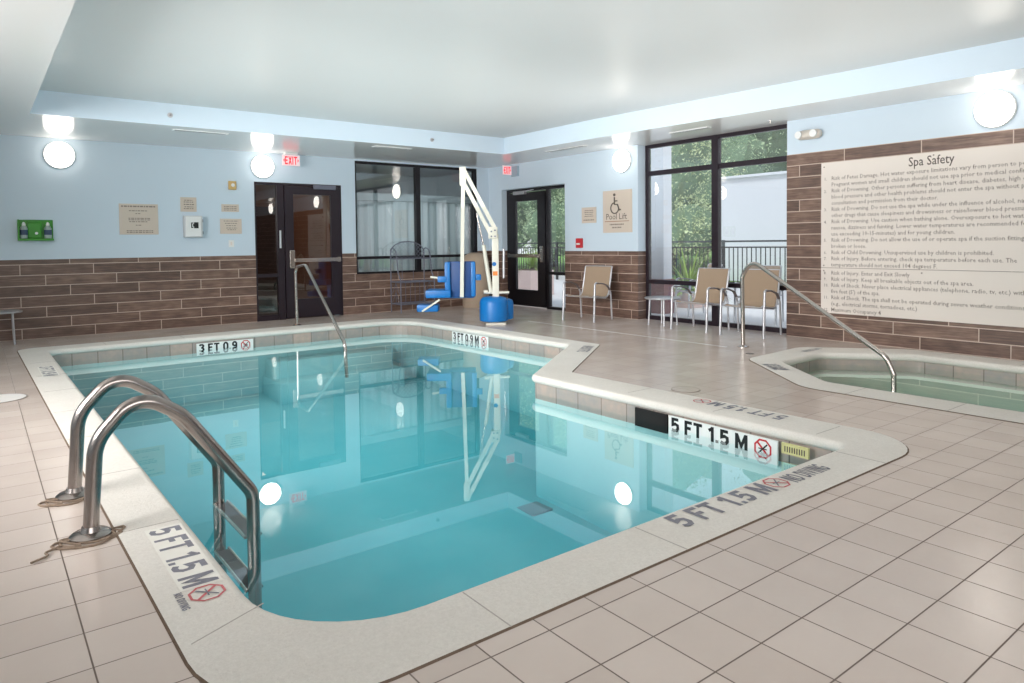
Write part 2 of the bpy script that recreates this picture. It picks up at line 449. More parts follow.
M['leafcore'] = mat('leaf_shadow_core', (98,122,90), .9, var=.45, vscale=5)

# ------------------------------------------------------------------ pool outlines
OUT = [p.to_tuple() for p in fillet([(.50,1.90),(4.95,1.90),(4.86,5.30),(6.47,6.50),(6.40,11.42),(.39,11.36)], [.5,.45,.06,.16,.95,.22], True, 10)]
NOS = [p.to_tuple() for p in fillet([(.80,2.25),(4.50,2.25),(4.44,5.47),(6.17,6.80),(6.02,10.95),(.73,10.98)], [.5,.10,.13,.08,.62,.16], True, 10)]
WALL = [tuple(p) for p in offset(NOS, .03)]
SOUT = [p.to_tuple() for p in fillet([(5.95,.9),(5.93,3.40),(6.90,4.62),(8.15,4.70),(8.95,3.72),(8.95,.9),(8.1,-.1),(6.85,-.1)], [.3,.45,.30,.3,.4,.3,.3,.3], True, 8)][::-1]
SNOS = [p.to_tuple() for p in fillet([(6.38,1.1),(6.36,3.38),(7.05,4.26),(7.92,4.28),(8.56,3.52),(8.53,1.1),(7.9,.36),(7.05,.36)], [.2,.22,.2,.2,.25,.2,.2,.2], True, 8)][::-1]
SWALL = [tuple(p) for p in offset(SNOS, .03)]
WZ = -.18

# ------------------------------------------------------------------ setting
hole = offset(OUT, -.03); shole = offset(SOUT, -.03)
struct('floor', fill([[(XL,YF,0),(9.3,YF,0),(9.3,12.62,0),(XL,12.62,0)], [(p[0],p[1],0) for p in hole], [(p[0],p[1],0) for p in shole]]), M['floor'], label='beige square floor tiles of the pool deck')
# ceiling tray and soffits
TX0, TX1, TY0, TY1 = .58, 8.0, -2.2, 10.40
bm = B(); quad(bm, (TX0-.05,TY0-.05,ZC),(TX1+.4,TY0-.05,ZC),(TX1+.4,TY1+.05,ZC),(TX0-.05,TY1+.05,ZC))
struct('ceiling', bm, M['ceil'], label='smooth grey white tray ceiling')
tray = [(TX0,TY0),(8.2,TY0),(8.17,2.4),(8.02,5.4),(7.86,8.0),(7.86,TY1),(TX0,TY1)]
o = fill([[(XL,YF,ZS),(9.32,YF,ZS),(9.32,12.9,ZS),(XL,12.9,ZS)], [(x,y,ZS) for x,y in tray]])
struct('ceiling', o, M['soffit'], label='lower gloss white soffit around the tray')
bm = B()
for i in range(len(tray)):
    a, b = tray[i], tray[(i+1) % len(tray)]
    quad(bm, (*a,ZS),(*b,ZS),(*b,ZC+.01),(*a,ZC+.01))
struct('trim_1', bm, M['wall'], label='pale blue vertical face of the ceiling tray')
# walls with openings
def wall_rects(rects, axis, pos, thick):
    bm = B()
    for a0, a1, z0, z1 in rects:
        if axis == 'Y': box(bm, a0, a1, pos, pos+thick, z0, z1)
        else: box(bm, pos, pos+thick, a0, a1, z0, z1)
    return bm
DA = (3.93, 5.56, 2.48); WA = (5.85, 8.72, .77, 2.97)
struct('wall_back', wall_rects([(XL,DA[0],ZT,ZS),(DA[0],DA[1],DA[2],ZS),(DA[1],WA[0],ZT,ZS),(WA[0],WA[1],WA[3],ZS),(WA[1],XB,ZT,ZS)], 'Y', YA, .14), M['wall'], label='pale blue far wall')
struct('trim_2', wall_rects([(XL,DA[0],0,ZT),(DA[1],WA[0],0,ZT),(WA[0],WA[1],0,WA[3]-2.2),(WA[1],XB,0,ZT)], 'Y', YA-.008, .148), M['plank'], label='brown wood-look plank tile wainscot of the far wall')
DB = (10.03, 12.06, 2.48); WB = (5.39, 8.16)
struct('wall_right', wall_rects([(DB[1],12.53,ZT,ZS),(DB[0],DB[1],DB[2],ZS),(WB[1],DB[0],ZT,ZS),(YF,WB[0],2.53,ZS)], 'X', XB, .26), M['wall'], label='pale blue right hand wall')
struct('trim_3', wall_rects([(DB[1],12.53,0,ZT),(WB[1],DB[0],0,ZT),(YF,WB[0],0,2.53)], 'X', XB-.008, .268), M['plank'], label='brown wood-look plank tile on the right hand wall')
struct('wall_left', bx(XL-.1,XL,YF,12.62,0,ZS), M['wall'], label='pale blue left wall')
struct('wall_front', bx(XL,9.3,YF-.1,YF,0,ZS), M['wall'], label='pale blue wall behind the viewer')
struct('trim_4', bx(7.49,7.505,5.3,9.3,.0005,.002), M['floorjoint'], label='thin pale joint strip across the deck')

# window to the lobby (far wall)
w = structe('window_1', 'black framed internal window in the far wall')
bm = B()
box(bm, WA[0],WA[1],YA+.02,YA+.10,WA[3]-.05,WA[3]); box(bm, WA[0],WA[1],YA+.02,YA+.10,WA[2],WA[2]+.04)
box(bm, WA[0],WA[0]+.035,YA+.021,YA+.099,WA[2]+.04,WA[3]-.05); box(bm, WA[1]-.08,WA[1],YA+.021,YA+.099,WA[2]+.04,WA[3]-.05)
obj('window_frame', bm, M['black'], w)
obj('mullion', bx(7.20,7.30,YA+.01,YA+.11,WA[2]+.02,WA[3]-.02), M['black'], w)
obj('rail', bx(WA[0]+.02,WA[1]-.02,YA+.015,YA+.105,1.06,1.115), M['black'], w)
bm = B(); quad(bm, (WA[0],YA+.06,WA[2]),(WA[1],YA+.06,WA[2]),(WA[1],YA+.06,WA[3]),(WA[0],YA+.06,WA[3]))
obj('pane', bm, M['lobbyglass'], w)
bm = B(); n = 150
pts = [(5.6+i*3.4/n, 13.25+.022*math.sin(i*.8)+.02*math.sin(i*.31)) for i in range(n+1)]
for (a, b) in zip(pts, pts[1:]): quad(bm, (*a,.15),(*b,.15),(*b,2.25),(*a,2.25))
tag(obj('curtain', bm, M['curtain'], None, True), 'long sheer grey curtain hanging behind the black framed lobby window', 'curtain')
bm = B(); box(bm, 5.5,9.2,13.1,13.2,2.25,2.40)
struct('trim_5', bm, M['lobbywall'], label='curtain rail box beyond the lobby window')
bm = B(); box(bm, 5.45,5.5,YA+.14,15,0,3); box(bm, 9.2,9.25,YA+.14,15,0,3); box(bm,5.45,9.25,15,15.05,0,3); box(bm,5.45,9.25,YA+.14,15.05,-.05,0); box(bm,5.45,9.25,12.9,15.05,3,3.05)
struct('wall_lobby', bm, M['lobbywall'], label='grey lobby room behind the far wall')

# door A (far wall)
d = structe('door_1', 'dark brown glazed door with sidelight in the far wall')
bm = B(); x0, x1, zt = DA; y0, y1 = YA+.0, YA+.1
box(bm, x0,x1,y0,y1,zt-.04,zt); box(bm, x0,x0+.03,y0,y1,0,zt-.04); box(bm, x1-.04,x1,y0,y1,0,zt-.04); box(bm, 4.33,4.45,y0,y1,0,zt-.04)
obj('door_frame', bm, M['brownframe'], d)
bm = B()
box(bm, x0+.03,4.33,y0+.02,y1-.02,.0,.10); box(bm, x0+.03,4.33,y0+.02,y1-.02,.78,.84)
obj('sidelight_rail', bm, M['brownframe'], d)
bm = B(); a, b = 4.46, 5.51
box(bm, a,a+.16,y0-.02,y0+.04,.02,zt-.05); box(bm, b-.17,b,y0-.02,y0+.04,.02,zt-.05); box(bm, a+.16,b-.17,y0-.02,y0+.04,zt-.2,zt-.05); box(bm, a+.16,b-.17,y0-.02,y0+.04,.02,.36)
leaf = obj('door_leaf', bm, M['brownframe'], d)
bm = B(); box(bm, 4.52,4.62,y0-.07,y0-.02,.93,1.26, bev=.01)
box(bm, 4.62,5.50,y0-.085,y0-.045,1.04,1.11); box(bm, 5.44,5.50,y0-.06,y0-.02,1.03,1.12)
obj('push_bar', bm, M['steel'], leaf)
obj('door_closer', bx(5.0,5.42,y0-.09,y0-.02,zt-.10,zt-.02, bev=.008), M['rack'], leaf)
bm = B(); quad(bm,(x0+.03,y0+.05,.1),(4.33,y0+.05,.1),(4.33,y0+.05,zt-.04),(x0+.03,y0+.05,zt-.04)); quad(bm,(a+.16,y0+.01,.36),(b-.17,y0+.01,.36),(b-.17,y0+.01,zt-.2),(a+.16,y0+.01,zt-.2))
obj('pane', bm, M['doorglass'], d)
obj('lever_handle', bx(4.36,4.385,y0-.03,y0,1.30,1.62), M['offwhite'], d)
bm = B(); box(bm, 2.6,2.65,YA+.14,15.5,0,3); box(bm, 5.40,5.44,YA+.14,15.5,0,3); box(bm, 2.6,5.44,15.5,15.55,0,3); box(bm,2.6,5.44,12.9,15.55,3,3.05)
struct('wall_corridor', bm, M['brownwall'], label='brown corridor beyond the door')
struct('trim_6', bx(2.6,5.44,YA+.14,15.55,-.05,0), M['darkwall'], label='dark corridor floor')
struct('trim_7', bx(4.75,5.35,15.4,15.5,0,2.2), M['darkwall'], label='dark corridor doorway panel')

# door B (right wall)
d = structe('door_2', 'black framed glazed exit door with sidelight in the right wall')
X0, X1 = XB+.14, XB+.22; y0, y1, zt = DB
bm = B(); box(bm, X0,X1,y0,y1,zt-.06,zt); box(bm, X0,X1,y0,y0+.045,0,zt-.06); box(bm, X0,X1,y1-.05,y1,0,zt-.06); box(bm, X0,X1,10.68,10.76,0,zt-.06); box(bm, X0,X1,y0+.045,10.68,0,.05)
obj('door_frame', bm, M['black'], d)
obj('sidelight_rail', bx(X0,X1,y0+.045,10.68,.70,.76), M['black'], d)
bm = B(); a, b = 10.77, 12.0
box(bm, X0-.02,X0+.04,a,a+.24,.02,zt-.08); box(bm, X0-.02,X0+.04,b-.26,b,.02,zt-.08); box(bm, X0-.02,X0+.04,a+.24,b-.26,zt-.26,zt-.08); box(bm, X0-.02,X0+.04,a+.24,b-.26,.02,.36)
leaf = obj('door_leaf', bm, M['black'], d)
bm = B(); box(bm, X0-.07,X0-.02,a+.02,a+.12,.95,1.28, bev=.01); box(bm, X0-.09,X0-.05,a+.12,b-.06,1.04,1.11); box(bm, X0-.06,X0-.02,b-.1,b-.04,1.03,1.12)
obj('push_bar', bm, M['steel'], leaf)
bm = B(); box(bm, X0-.1,X0-.02,11.35,11.72,zt-.12,zt-.05, bev=.008); bar(bm,(X0-.08,11.35,zt-.06),(X0-.04,11.1,zt-.04),.02,.015)
obj('door_closer', bm, M['silver'], leaf)
bm = B(); quad(bm,(X0+.03,y0+.045,.05),(X0+.03,10.68,.05),(X0+.03,10.68,zt-.06),(X0+.03,y0+.045,zt-.06)); quad(bm,(X0+.01,a+.24,.36),(X0+.01,b-.26,.36),(X0+.01,b-.26,zt-.26),(X0+.01,a+.24,zt-.26))
obj('pane', bm, M['glass'], d)

# big window B
w = structe('window_2', 'large black framed window to the garden in the right wall')
X0, X1 = XB+.19, XB+.26; y0, y1 = WB
bm = B(); box(bm, X0,X1,y0,y1,2.94,3.0); box(bm, X0,X1,y1-.06,y1,0,2.94); box(bm, X0,X1,y0,y0+.04,0,2.94); box(bm, X0,X1,y0+.04,y1-.06,0,.07)
obj('window_frame', bm, M['brownframe'], w)
obj('mullion', bx(X0-.02,X1,6.66,6.78,.03,2.96), M['brownframe'], w)
bm = B(); box(bm, X0-.005,X1-.005,y0+.02,y1-.03,2.47,2.55); obj('transom', bm, M['brownframe'], w)
bm = B(); box(bm, X0-.005,X1-.005,y0+.02,y1-.03,.62,.69); obj('rail', bm, M['brownframe'], w)
bm = B(); quad(bm,(X0+.03,y0,.05),(X0+.03,y1,.05),(X0+.03,y1,2.97),(X0+.03,y0,2.97)); obj('pane', bm, M['glass'], w)

# ------------------------------------------------------------------ pool
pool = thing('swimming_pool', 'L-shaped indoor swimming pool of clear turquoise water with a wide white coping', 'pool', (2.6,6,0))
def coping(parent, outl, nosl, thick=.075):
    top = .006
    e = offset(nosl, .0)
    bm = fill([[(p[0],p[1],top) for p in offset(outl,-.012)], [(p[0],p[1],top) for p in offset(nosl,.04)]])
    prof = [(.04,top),(.022,top-.003),(.008,top-.012),(0,-.026),(.001,-.045),(.008,-.06),(.02,-.07),(.036,-thick)]
    for (a, za), (b, zb) in zip(prof, prof[1:]): bridge(bm, offset(nosl,a), za, offset(nosl,b), zb)
    bmesh.ops.remove_doubles(bm, verts=bm.verts, dist=.0004)
    return obj('coping', bm, M['coping'], parent, True, world=True)
coping(pool, OUT, NOS)
M['sealant'] = mat('dark_sealant', (112,96,84), .95, spec=0, var=.3, vscale=40)
bm = B(); bridge(bm, offset(OUT,-.0125), .0058, offset(OUT,-.003), .0008); obj('sealant_line', bm, M['sealant'], pool, world=True)
bm = B(); bridge(bm, WALL, -.06, WALL, -.235); obj('waterline_tile', bm, M['stone'], pool, world=True)
def fz(p): return -.95-.45*(10.95-p[1])/8.7
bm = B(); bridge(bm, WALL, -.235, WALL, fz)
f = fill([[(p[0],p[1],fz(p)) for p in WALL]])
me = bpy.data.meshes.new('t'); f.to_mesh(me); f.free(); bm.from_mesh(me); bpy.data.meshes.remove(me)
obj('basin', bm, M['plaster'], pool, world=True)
bm = fill([[(p[0],p[1],WZ) for p in offset(WALL,.002)]])
obj('water', bm, M['water'], pool, world=True)
def steps(parent, m):
    for k, (d, z) in enumerate(((.42,-.42),(.84,-.68))):
        bm = B(); box(bm, 3.55-k*.05, 5.55, 10.96-d, 10.97, -1.3, z, bev=.03)
        obj('step', bm, m, parent, True, world=True)
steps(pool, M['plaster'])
def grate(x, y, z, s):
    bm = B()
    for i in range(13): box(bm, x-s+i*s/6-.008, x-s+i*s/6+.008, y-s, y+s, z, z+.012)
    for i in range(4): box(bm, x-s, x+s, y-s+i*2*s/3-.01, y-s+i*2*s/3+.01, z-.002, z+.01)
    obj('drain_grate', bm, M['plaster2'], pool, world=True)
M['plaster2'] = mat('teal_grate_plastic', (10,104,118), .7, var=.05)
grate(4.22, 4.12, -1.30, .2); grate(4.25, 5.2, -1.25, .12)
# coping joints
M['joint'] = mat('coping_joint_line', (176,168,160), .8, var=.1)
def joint(a, b): obj('coping_joint', bar(B(), (*a,.0062), (*b,.0062), .005, .002), M['joint'], pool, world=True)
for x in (1.45, 2.42, 4.28): joint((x,1.91),(x,2.215))
for y in (3.70, 4.72, 5.74, 6.76, 7.8, 8.8, 9.85): joint((.47,y),(.755,y))
for y in (4.25, 3.35, 2.5): joint((4.56,y),(4.88,y))
for x in (1.4,2.4,3.4,4.4,5.4): joint((x,11.02),(x,11.35))
joint((.2+.62,2.62),(.2+.34,2.50))
# markings
def octagon(name, parent, o, ux, uy, r, m1, m2, w=.10, lift=0):
    ux, uy = Vector(ux).normalized(), Vector(uy).normalized(); o = Vector(o)
    bm = B()
    P = lambda a, q: bm.verts.new(o+ux*math.cos(a)*q+uy*math.sin(a)*q)
    outer = [P((k+.5)*PI/4, r) for k in range(8)]; inner = [P((k+.5)*PI/4, r*(1-w*1.5)) for k in range(8)]
    for k in range(8): bm.faces.new((outer[k],outer[(k+1)%8],inner[(k+1)%8],inner[k]))
    def strip(a, b, q):
        a = Vector(a); b = Vector(b); d = (b-a).normalized(); nn = Vector((-d.y,d.x))*q
        bm.faces.new([bm.verts.new(o+ux*v.x+uy*v.y) for v in (a-nn,b-nn,b+nn,a+nn)])
    o = o+ux.cross(uy)*.0006
    k = r*.62; strip((-k,k),(k,-k),r*w*.8)
    s = obj(name, bm, m1, parent, world=True)
    bm = B(); o = o+ux.cross(uy)*.0006
    strip((-k*.8,-k*.8),(k*.8,k*.8),r*w*.55); o = o+ux.cross(uy)*.0005; strip((-r*.45,0),(r*.45,0),r*w*.4)
    obj('swimmer_mark', bm, m2, s, world=True)   # same world frame as the symbol's parent
    return s
def marking(o, ux, uy, h, wdt, body='5 FT 1.5 M', icon=True, nodive='small', xs=None, parent=None, box_=True):
    parent = parent or pool
    o = Vector(o); ux = Vector(ux).normalized(); uy = Vector(uy).normalized(); up = ux.cross(uy)
    if box_:
        bm = B(); q = lambda a, b: bm.verts.new(o+ux*a+uy*b-up*.0006)
        m0, m1 = -.02, wdt+.015
        bm.faces.new((q(m0,-.012),q(m1,-.012),q(m1,h+.012),q(m0,h+.012)))
        obj('marking_panel', bm, M['markbg'], parent, world=True)
    letters('depth_marking', body, h, M['mark'], parent, o, ux, uy, wdt)
    if icon: octagon('no_diving_symbol', parent, o+ux*(wdt+h*.62)+uy*h*.5, ux, uy, h*.52, M['redpale'], M['mark'])
    if nodive == 'small': letters('no_diving_text', 'NO DIVING', h*.22, M['mark'], parent, o+ux*(wdt+.02)-uy*h*.30, ux, uy, h*1.15)
    if nodive == 'big': letters('no_diving_text', 'NO DIVING', h*.8, M['mark'], parent, o+ux*(wdt+h*1.25)+uy*.0, ux, uy, h*2.6, .16)
ZM = .0085
# the sub-part transform uses its parent's frame, so pool itself carries only a translation
marking((.607,3.62,ZM), (0,-1,0), (1,0,0), .135, .70)
marking((2.60,2.06,ZM), (1,0,0), (0,1,0), .145, .78, nodive='big', box_=False)
marking((4.86,2.87,ZM), (0,1,0), (-1,0,0), .15, .66, nodive=None, box_=False)
marking((.53,9.45,ZM), (0,-1,0), (1,0,0), .13, .72, '3 FT 0.9 M', False, None)
u = Vector((4.84-6.47,5.30-6.50,0)).normalized(); v = Vector((u.y,-u.x,0))
marking((5.80,6.26,ZM), -u, -v, .15, .5, '3 FT 0.9 M', False, None, box_=False)
def tilesign(o, ux, body, wdt, parent, icon=True):
    o = Vector(o); ux = Vector(ux).normalized(); uz = Vector((0,0,1)); nrm = ux.cross(uz)
    bm = B(); q = lambda a, b, d: bm.verts.new(o+ux*a+uz*b+nrm*d)
    tot = wdt+(.19 if icon else 0)
    vs = [q(-.03,-.05,.004),q(tot,-.05,.004),q(tot,.125,.004),q(-.03,.125,.004),q(-.03,-.05,-.01),q(tot,-.05,-.01),q(tot,.125,-.01),q(-.03,.125,-.01)]
    for f_ in ((0,1,2,3),(4,7,6,5),(0,4,5,1),(1,5,6,2),(2,6,7,3),(3,7,4,0)): bm.faces.new([vs[i] for i in f_])
    obj('depth_tile', bm, M['whitetile'], parent, world=True)
    letters('depth_number', body, .115, M['black2'], parent, o+nrm*.0055, ux, uz, wdt-.05, .21)
    if icon: octagon('no_diving_symbol', parent, o+nrm*.0055+ux*(wdt+.075)+uz*.045, ux, uz, .075, M['red'], M['black2'], .13)
tilesign((4.475,3.69,-.205), (0,-1,0), '5 FT 1.5 M', .76, pool)
tilesign((2.58,10.965,-.215), (1,0,0), '3 FT 0.9', .60, pool)
e = Vector((6.02-6.17,10.95-6.80,0)).normalized()
pt = Vector((6.20,6.80,0))+e*(9.5-6.80)
tilesign((pt.x-.0,pt.y,-.20), -e, '3 FT 0.9 M', .74, pool)
obj('skimmer_opening', bx(4.462,4.48,3.73,4.08,-.235,-.078), M['void'], pool, world=True)
bm = B(); box(bm, 4.458,4.474,2.50,2.70,-.15,-.075); obj('warning_label', bm, M['yellow'], pool, world=True)
bm = B()
for k in range(9): box(bm, 4.4565,4.4575,2.525+k*.018,2.533+k*.018,-.135,-.095)
obj('label_print', bm, M['inkdark'], pool, world=True)

# ------------------------------------------------------------------ spa
spa = thing('spa_pool', 'small angular hot tub spa with white coping and greenish water by the right wall', 'spa', (7.4,2.4,0))
coping(spa, SOUT, SNOS)
bm = B(); bridge(bm, offset(SOUT,-.0125), .0058, offset(SOUT,-.004), .0008); obj('sealant_line', bm, M['sealant'], spa, world=True)
bm = B(); bridge(bm, SWALL, -.06, SWALL, -.25); obj('waterline_tile', bm, M['stone'], spa, world=True)
inn = [tuple(p) for p in offset(SWALL, -.42)]
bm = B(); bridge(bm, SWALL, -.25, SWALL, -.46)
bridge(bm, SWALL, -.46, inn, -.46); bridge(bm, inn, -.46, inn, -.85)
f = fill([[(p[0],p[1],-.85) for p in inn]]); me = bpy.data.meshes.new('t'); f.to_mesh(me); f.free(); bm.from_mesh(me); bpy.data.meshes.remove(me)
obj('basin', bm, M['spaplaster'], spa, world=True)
obj('water', fill([[(p[0],p[1],-.14) for p in offset(SWALL,.002)]]), M['spawater'], spa, world=True)
u = (Vector((6.86,4.72,0))-Vector((5.93,3.40,0))).normalized()
n_ = Vector((u.y,-u.x,0))
marking((6.36,3.88,ZM), u, -n_, .12, .4, '3 FT 0.9 M', False, None, parent=spa, box_=False) if False else None
marking(Vector((6.74,4.27,ZM)), -u, n_, .11, .36, '3 FT 0.9 M', False, None, parent=spa, box_=False)
letters('no_diving_text', 'NO DIVING', .05, M['mark'], spa, Vector((6.76,4.25,ZM))-n_*.075, -u, n_, .34)
marking(Vector((8.20,4.50,ZM)), (-1,0,0), (0,-1,0), .08, .36, '3 FT 0.9 M', False, None, parent=spa, box_=False)
for x, y, x2, y2 in ((5.95,2.2,6.33,2.2),(5.95,3.0,6.33,3.0),(8.6,2.5,8.94,2.5)): obj('coping_joint', bar(B(),(x,y,.0062),(x2,y2,.0062),.005,.002), M['joint'], spa, world=True)

# ------------------------------------------------------------------ deck fittings
def lid(x, y, r, label, m):
    t = thing('deck_lid', label, 'lid', (x,y,0))
    obj('rim', lathe(B(), [(r,0),(r,.004),(r*.93,.005),(r*.93,0)], n=32, cap=False), M['ink'], t)
    obj('cover', lathe(B(), [(r*.925,0),(r*.925,.004),(r*.3,.0055),(.001,.0055)], n=32), m, t)
lid(.12, 7.74, .23, 'round white skimmer lid in the deck left of the pool', M['floorjoint'])
lid(5.07, 4.02, .13, 'round skimmer lid in the deck beside the inner corner of the pool', M['floor'])
t = thing('floor_drain', 'small round dark floor drain in the deck beside the spa', 'drain', (7.25,4.80,0))
obj('ring', lathe(B(), [(.05,0),(.05,.003),(.04,.003),(.04,0)], n=20, cap=False), M['steel'], t)
obj('grate', lathe(B(), [(.04,0),(.04,.002),(.001,.002)], n=20), M['inkdark'], t)

# pool ladder
lad = thing('pool_ladder', 'stainless steel pool ladder arching over the left coping into the water', 'ladder', (.39,4.1,0))
for y, xo in ((3.76, 0), (4.43, .0)):
    path = fillet([(.39,y,0),(.42,y,.44),(.60,y,.64),(.80,y,.51),(1.135,y,.035),(1.135,y,-1.05)], [0,.22,.2,.30,.12,0], n=8)
    r = obj('rail', tube(B(), path, .034, 18), M['steeldark'], lad, True, world=True)
    obj('base_flange', lathe(B(), [(.088,0),(.088,.012),(.075,.022),(.045,.028),(.036,.05),(.034,.05)], (.39,y,0), 28), M['steeldark'], lad, True, world=True)
for z in (-.21,-.50,-.79):
    bm = B(); box(bm, 1.105,1.175,3.80,4.40,z-.012,z, bev=.005)
    st = obj('tread', bm, mat('dark_ladder_tread', (46,38,40), .5, .3, var=.2, vscale=60) if z == -.21 else bpy.data.materials['dark_ladder_tread'], lad, world=True)
    for x in (1.10,1.18): obj('tread_edge', tube(B(), [(x,3.79,z),(x,4.41,z)], .009, 8), M['steel'], lad, True, world=True)
# loose cord around the ladder feet
M['cord'] = mat('grimy_tan_cord', (138,120,104), .9, var=.3, vscale=80)
bm = B(); random.seed(3)
for (cx, cy, R) in ((.40,3.74,.11),(.38,4.40,.10)):
    pts = [(cx-.0+R*math.cos(a)*(1+.3*math.sin(3*a)), cy-.02+R*.7*math.sin(a)*(1+.25*math.cos(2*a)), .010+.004*math.sin(5*a)) for a in [k*2*PI/40*1.6 for k in range(41)]]
    tube(bm, pts+[Vector((p[0]*1.0-.05*(k/40), p[1]-.03-.01*math.sin(k), .006+.003*math.cos(k))) for k, p in enumerate(pts[::-1])], .0055, 6)
    tag(obj('frayed_cord', bm, M['cord'], None, True), 'grimy tan frayed cord tangled around the %s foot of the pool ladder' % ('nearer' if cy < 4 else 'farther'), 'cord'); bm = B()
bm.free(); bm = B()
tube(bm, fillet([(.27,3.70,.008),(.20,3.66,.008),(.22,3.62,.008),(.15,3.58,.008)], .02), .005, 6)
tag(obj('frayed_cord', bm, M['cord'], None, True), 'loose crooked end of tan cord lying on the tiles left of the ladder', 'cord')

def handrail(x0, y0, pts, label):
    t = thing('grab_rail', label, 'handrail', (x0,y0,0))
    obj('rail', tube(B(), pts, .026, 14), M['steel'], t, True, world=True)
    obj('base_flange', lathe(B(), [(.07,0),(.07,.01),(.04,.02),(.027,.03),(.026,.03)], (x0,y0,0), 24), M['steel'], t, True, world=True)
handrail(4.25, 11.45, fillet([(4.25,11.45,0),(4.24,11.45,.98),(4.28,11.10,1.03),(4.16,9.35,-.06),(4.16,9.30,-.55)], [0,.12,.16,.12,0], n=8), 'slim stainless grab rail rising from the far deck and sloping into the pool steps')
handrail(7.66, 5.17, fillet([(7.66,5.17,0),(7.64,5.17,.90),(7.62,5.02,1.10),(7.42,3.32,.13),(7.42,3.24,-.05),(7.42,3.24,-.45)], [0,.15,.15,.14,.03,0], n=8), 'stainless grab rail rising beside the spa and sloping down into its water')

# ------------------------------------------------------------------ sconces
def sconce(p, nrm, label):
    t = thing('wall_light', label, 'light', p, math.atan2(nrm[1], nrm[0]), 'round wall lights')
    obj('mount_ring', lathe(B(), [(.205,0),(.205,.03),(.195,.04)], n=40, axis='X'), M['lampring'], t, True)
    obj('opal_shade', lathe(B(), [(.193,.035),(.19,.06),(.17,.085),(.125,.105),(.06,.114),(.005,.116)], n=40, axis='X'), M['lamp'], t, True)
sconce((1.05,YA,2.75), (0,-1), 'round lit wall light above the green eye wash station, leftmost on the far wall')
sconce((4.08,YA,2.75), (0,-1), 'round lit wall light directly above the dark brown door')
sconce((XB,8.5,2.76), (-1,0), 'round lit wall light above the wheelchair symbol sign')
sconce((XB,2.88,2.77), (-1,0), 'large round lit wall light above the spa safety sign')
for k, (p, n_) in enumerate((((XL,9.5,2.75),(1,0)),((XL,4.5,2.75),(1,0)),((1,YF,2.75),(0,1)),((6.5,YF,2.75),(0,1)),((XB,-1.5,2.76),(-1,0)))):
    sconce(p, n_, ['round wall light at the far end of the left wall','round wall light midway along the left wall','round wall light on the wall behind the viewer, left one','round wall light on the wall behind the viewer, right one','round wall light past the near end of the spa'][k])

# ------------------------------------------------------------------ signs and wall fittings (far wall)
def plate(name, label, cat, axis, a0, a1, z0, z1, m, th=.012):
    if axis == 'A': t = thing(name, label, cat, ((a0+a1)/2, YA, z0)); bm = bx(a0,a1,YA-th,YA,z0,z1,bev=.002)
    else: t = thing(name, label, cat, (XB, (a0+a1)/2, z0)); bm = bx(XB-th,XB,a0,a1,z0,z1,bev=.002)
    obj('plate', bm, m, t, world=True); return t
def lines(t, axis, rows, m, th=.0135, name='text_lines'):
    bm = B()
    for a0, a1, z, h in rows:      # broken into word-like dashes
        a = a0; k = 0
        while a < a1-.004:
            w = min(a1-a, (.028,.045,.02,.036,.052)[k % 5])
            if axis == 'A': box(bm, a, a+w, YA-th, YA-th+.001, z-h/2, z+h/2)
            else: box(bm, XB-th, XB-th+.001, a, a+w, z-h/2, z+h/2)
            a += w+.010; k += 1
    obj(name, bm, m, t, world=True)
t = plate('pool_rules_sign', 'largest tan notice plate on the far wall, left of the phone box', 'sign', 'A', 1.82,2.38,1.55,2.04, M['signtan'])
lines(t,'A',[(1.85,2.35,2.0,.022),(1.96,2.22,1.93,.014),(2.05,2.12,1.885,.012),(1.95,2.26,1.81,.014),(1.95,2.26,1.785,.014),(1.96,2.22,1.755,.014),(2.05,2.13,1.70,.012),(1.92,2.30,1.61,.014),(1.92,2.30,1.585,.014)], M['ink'])
t = plate('phone_notice', 'small square tan notice directly above the white phone box', 'sign', 'A', 2.72,2.97,1.93,2.17, M['signtan'])
lines(t,'A',[(2.78,2.91,2.12,.014),(2.77,2.92,2.09,.014),(2.77,2.93,2.05,.018),(2.78,2.92,2.01,.014),(2.77,2.92,1.98,.014)], M['ink'])
t = plate('notice_plate', 'small narrow tan notice plate below the gold thermostat', 'sign', 'A', 3.37,3.66,1.94,2.07, M['signtan'])
lines(t,'A',[(3.41,3.62,2.03,.012),(3.41,3.62,2.0,.012),(3.41,3.62,1.97,.012)], M['ink'])
t = plate('notice_plate', 'lower wider tan notice plate beside the dark door, above the switch plate', 'sign', 'A', 3.34,3.70,1.56,1.82, M['signtan'])
lines(t,'A',[(3.40,3.64,1.78,.012),(3.42,3.62,1.74,.012),(3.44,3.6,1.70,.012),(3.44,3.62,1.66,.012),(3.46,3.6,1.63,.012)], M['ink'])
t = thing('thermostat', 'small gold thermostat box high on the far wall left of the dark door', 'thermostat', (3.555,YA,2.32))
obj('body', bx(3.49,3.62,YA-.04,YA,2.32,2.47,bev=.01), M['brass'], t, world=True)
obj('dial', lathe(B(), [(.03,-.05),(.03,-.038)], (3.56,YA,2.4), 16, 'Y'), M['white'], t, world=True)
t = thing('light_switch', 'pale switch plate just above the wainscot beside the dark door', 'switch', (3.52,YA,1.33))
obj('plate', bx(3.475,3.565,YA-.008,YA,1.33,1.45,bev=.003), M['white'], t, world=True)
obj('rocker', bx(3.505,3.535,YA-.014,YA-.006,1.36,1.42,bev=.002), M['signbig'], t, world=True)
t = thing('emergency_phone', 'white wall phone box with a black handset symbol', 'phone', (2.9,YA,1.5))
obj('housing', bx(2.75,3.03,YA-.14,YA,1.50,1.86,bev=.012), M['offwhite'], t, world=True)
obj('door_panel', bx(2.765,3.0,YA-.152,YA-.138,1.515,1.845,bev=.006), M['white'], t, world=True)
